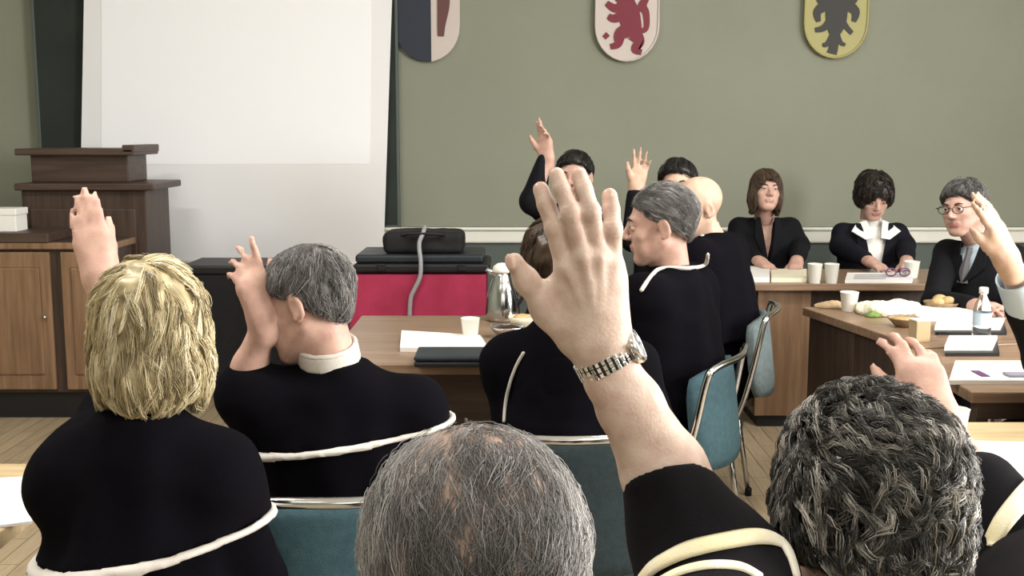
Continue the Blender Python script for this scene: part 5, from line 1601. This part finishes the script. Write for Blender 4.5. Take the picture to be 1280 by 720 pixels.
# 12. man with spectacles
d12 = 5.0; head12 = P(1204, 262, d12); head12[2] = P(1204, 226, d12)[2] - .120
person12, MH12, A12, hl12, loc12 = person('grey haired man with spectacles and dark suit facing left at the right', (2.17, 5.05), PI * .72, head12, hyaw=.0, hpitch=-.06, hroll=.10, face=True, wear='suit', h=.010, skin='skin_pink', scale=1.03,
    arms={'R': dict(elbow=P(1168, 378, 4.86), wrist=P(1218, 382, 4.62), cover=.9), 'L': dict(elbow=P(1290, 370, 4.95), wrist=P(1262, 388, 4.6), cover=.9), 'vee': dict(w=.05, z=.36, m='shirt_blue', tie=True)},
    hair=dict(style='short', mat='darkgrey', t=.009, n_lock=220, per=10, length=.05, r=.0011, h=.007, seed=25, shell_tint=.35), hair_eyes='darkgrey')
# his spectacles
def worn_glasses(root, MH):
    M = Matrix(MH.tolist())
    bm = bmesh.new()
    for s in (-1, 1):
        tube(bm, [M @ Vector((s * .033 + .024 * math.cos(t), .104, .002 + .018 * math.sin(t))) for t in np.linspace(0, 2 * PI, 24)[:-1]], .0018, 6, closed=True)
        tube(bm, [M @ Vector(p) for p in ((s * .057, .104, .008), (s * .078, .085, .010), (s * .084, .0, .006), (s * .082, -.015, -.012))], .0018, 6)
    tube(bm, [M @ Vector(p) for p in ((-.010, .106, .006), (0, .110, .010), (.010, .106, .006))], .0016, 6)
    o = bm_obj('spectacles', bm, MT['black'], root, smooth=True); o['label'] = 'thin dark rimmed spectacles'
worn_glasses(person12, MH12)
# 13. the person cut by the right edge
w13 = P(1260, 328, 2.75); r13 = (1.62, 3.02)
person13, *_ = person('person at the right edge in black with pale blue cuff, hand raised', r13, .35, np.array((1.60, 3.03, 1.27)), hyaw=.3, face=True, wear='suit', h=.010, skin='skin', scale=1.0,
    arms={'L': dict(elbow=np.array((1.43, 2.93, .90)), wrist=w13, sleeve=.062, cuff=.052, cover=.55, hand=dict(z=unit(P(1226, 240, 2.72) - w13), y=(.75, -.66, .1), x=(-.2, -.3, 0), curl=.14, spread=.05, s=1.05, tang=.35)), 'vee': dict(w=.05, z=.36, m='shirt_blue')},
    hair=dict(style='short', mat='brown', t=.008, n_lock=80, per=10, length=.05, r=.0011, h=.008, seed=26, shell_tint=.35))
e13 = loc_e = None
def cuff(root, rootxy, yaw, el, wr, t0, t1, r0, r1, m):
    Wl = np.linalg.inv(np.array(Matrix.Translation((rootxy[0], rootxy[1], 0)) @ Matrix.Rotation(yaw, 4, 'Z')))
    a = Wl[:3, :3] @ np.array(el) + Wl[:3, 3]; b = Wl[:3, :3] @ np.array(wr) + Wl[:3, 3]
    z = unit(b - a); L_ = np.linalg.norm(b - a)
    x = unit(np.cross(z, (0, 1, .1))); y = np.cross(z, x)
    M = Matrix(frame(a, x, y, z).tolist())
    bm = bmesh.new(); lathe(bm, [(r0, t0 * L_), (r0 * 1.03, t0 * L_ + .02), (r1, t1 * L_ - .004), (r1, t1 * L_), (r1 * .93, t1 * L_), (r1 * .93, t0 * L_)], 28, M, cap0=False, cap1=False)
    bmesh.ops.recalc_face_normals(bm, faces=bm.faces[:])
    return bm_obj('shirt_cuff', bm, MT[m], root, smooth=True)
cuff(person13, r13, .35, np.array((1.43, 2.93, .90)), w13, .50, .86, .050, .045, 'shirt_blue')['label'] = 'pale blue shirt cuff'

# ------------------------------------------------------------------ camera and look
cam = bpy.data.cameras.new('camera'); cam.sensor_width = 36; cam.lens = 36 * F_PX / 1280; cam.clip_start = .02
co = bpy.data.objects.new('camera', cam); COL.objects.link(co); co.location = (0, 0, CAM_Z); co.rotation_euler = (PI / 2 - PITCH, 0, 0)
SC.camera = co
w = bpy.data.worlds.new('world'); SC.world = w; w.use_nodes = True
w.node_tree.nodes['Background'].inputs[0].default_value = (.55, .62, .7, 1); w.node_tree.nodes['Background'].inputs[1].default_value = .6
SC.view_settings.view_transform = 'Standard'; SC.view_settings.look = 'None'; SC.view_settings.gamma = 1; SC.view_settings.use_curve_mapping = False
SC.view_settings.exposure = 0.0
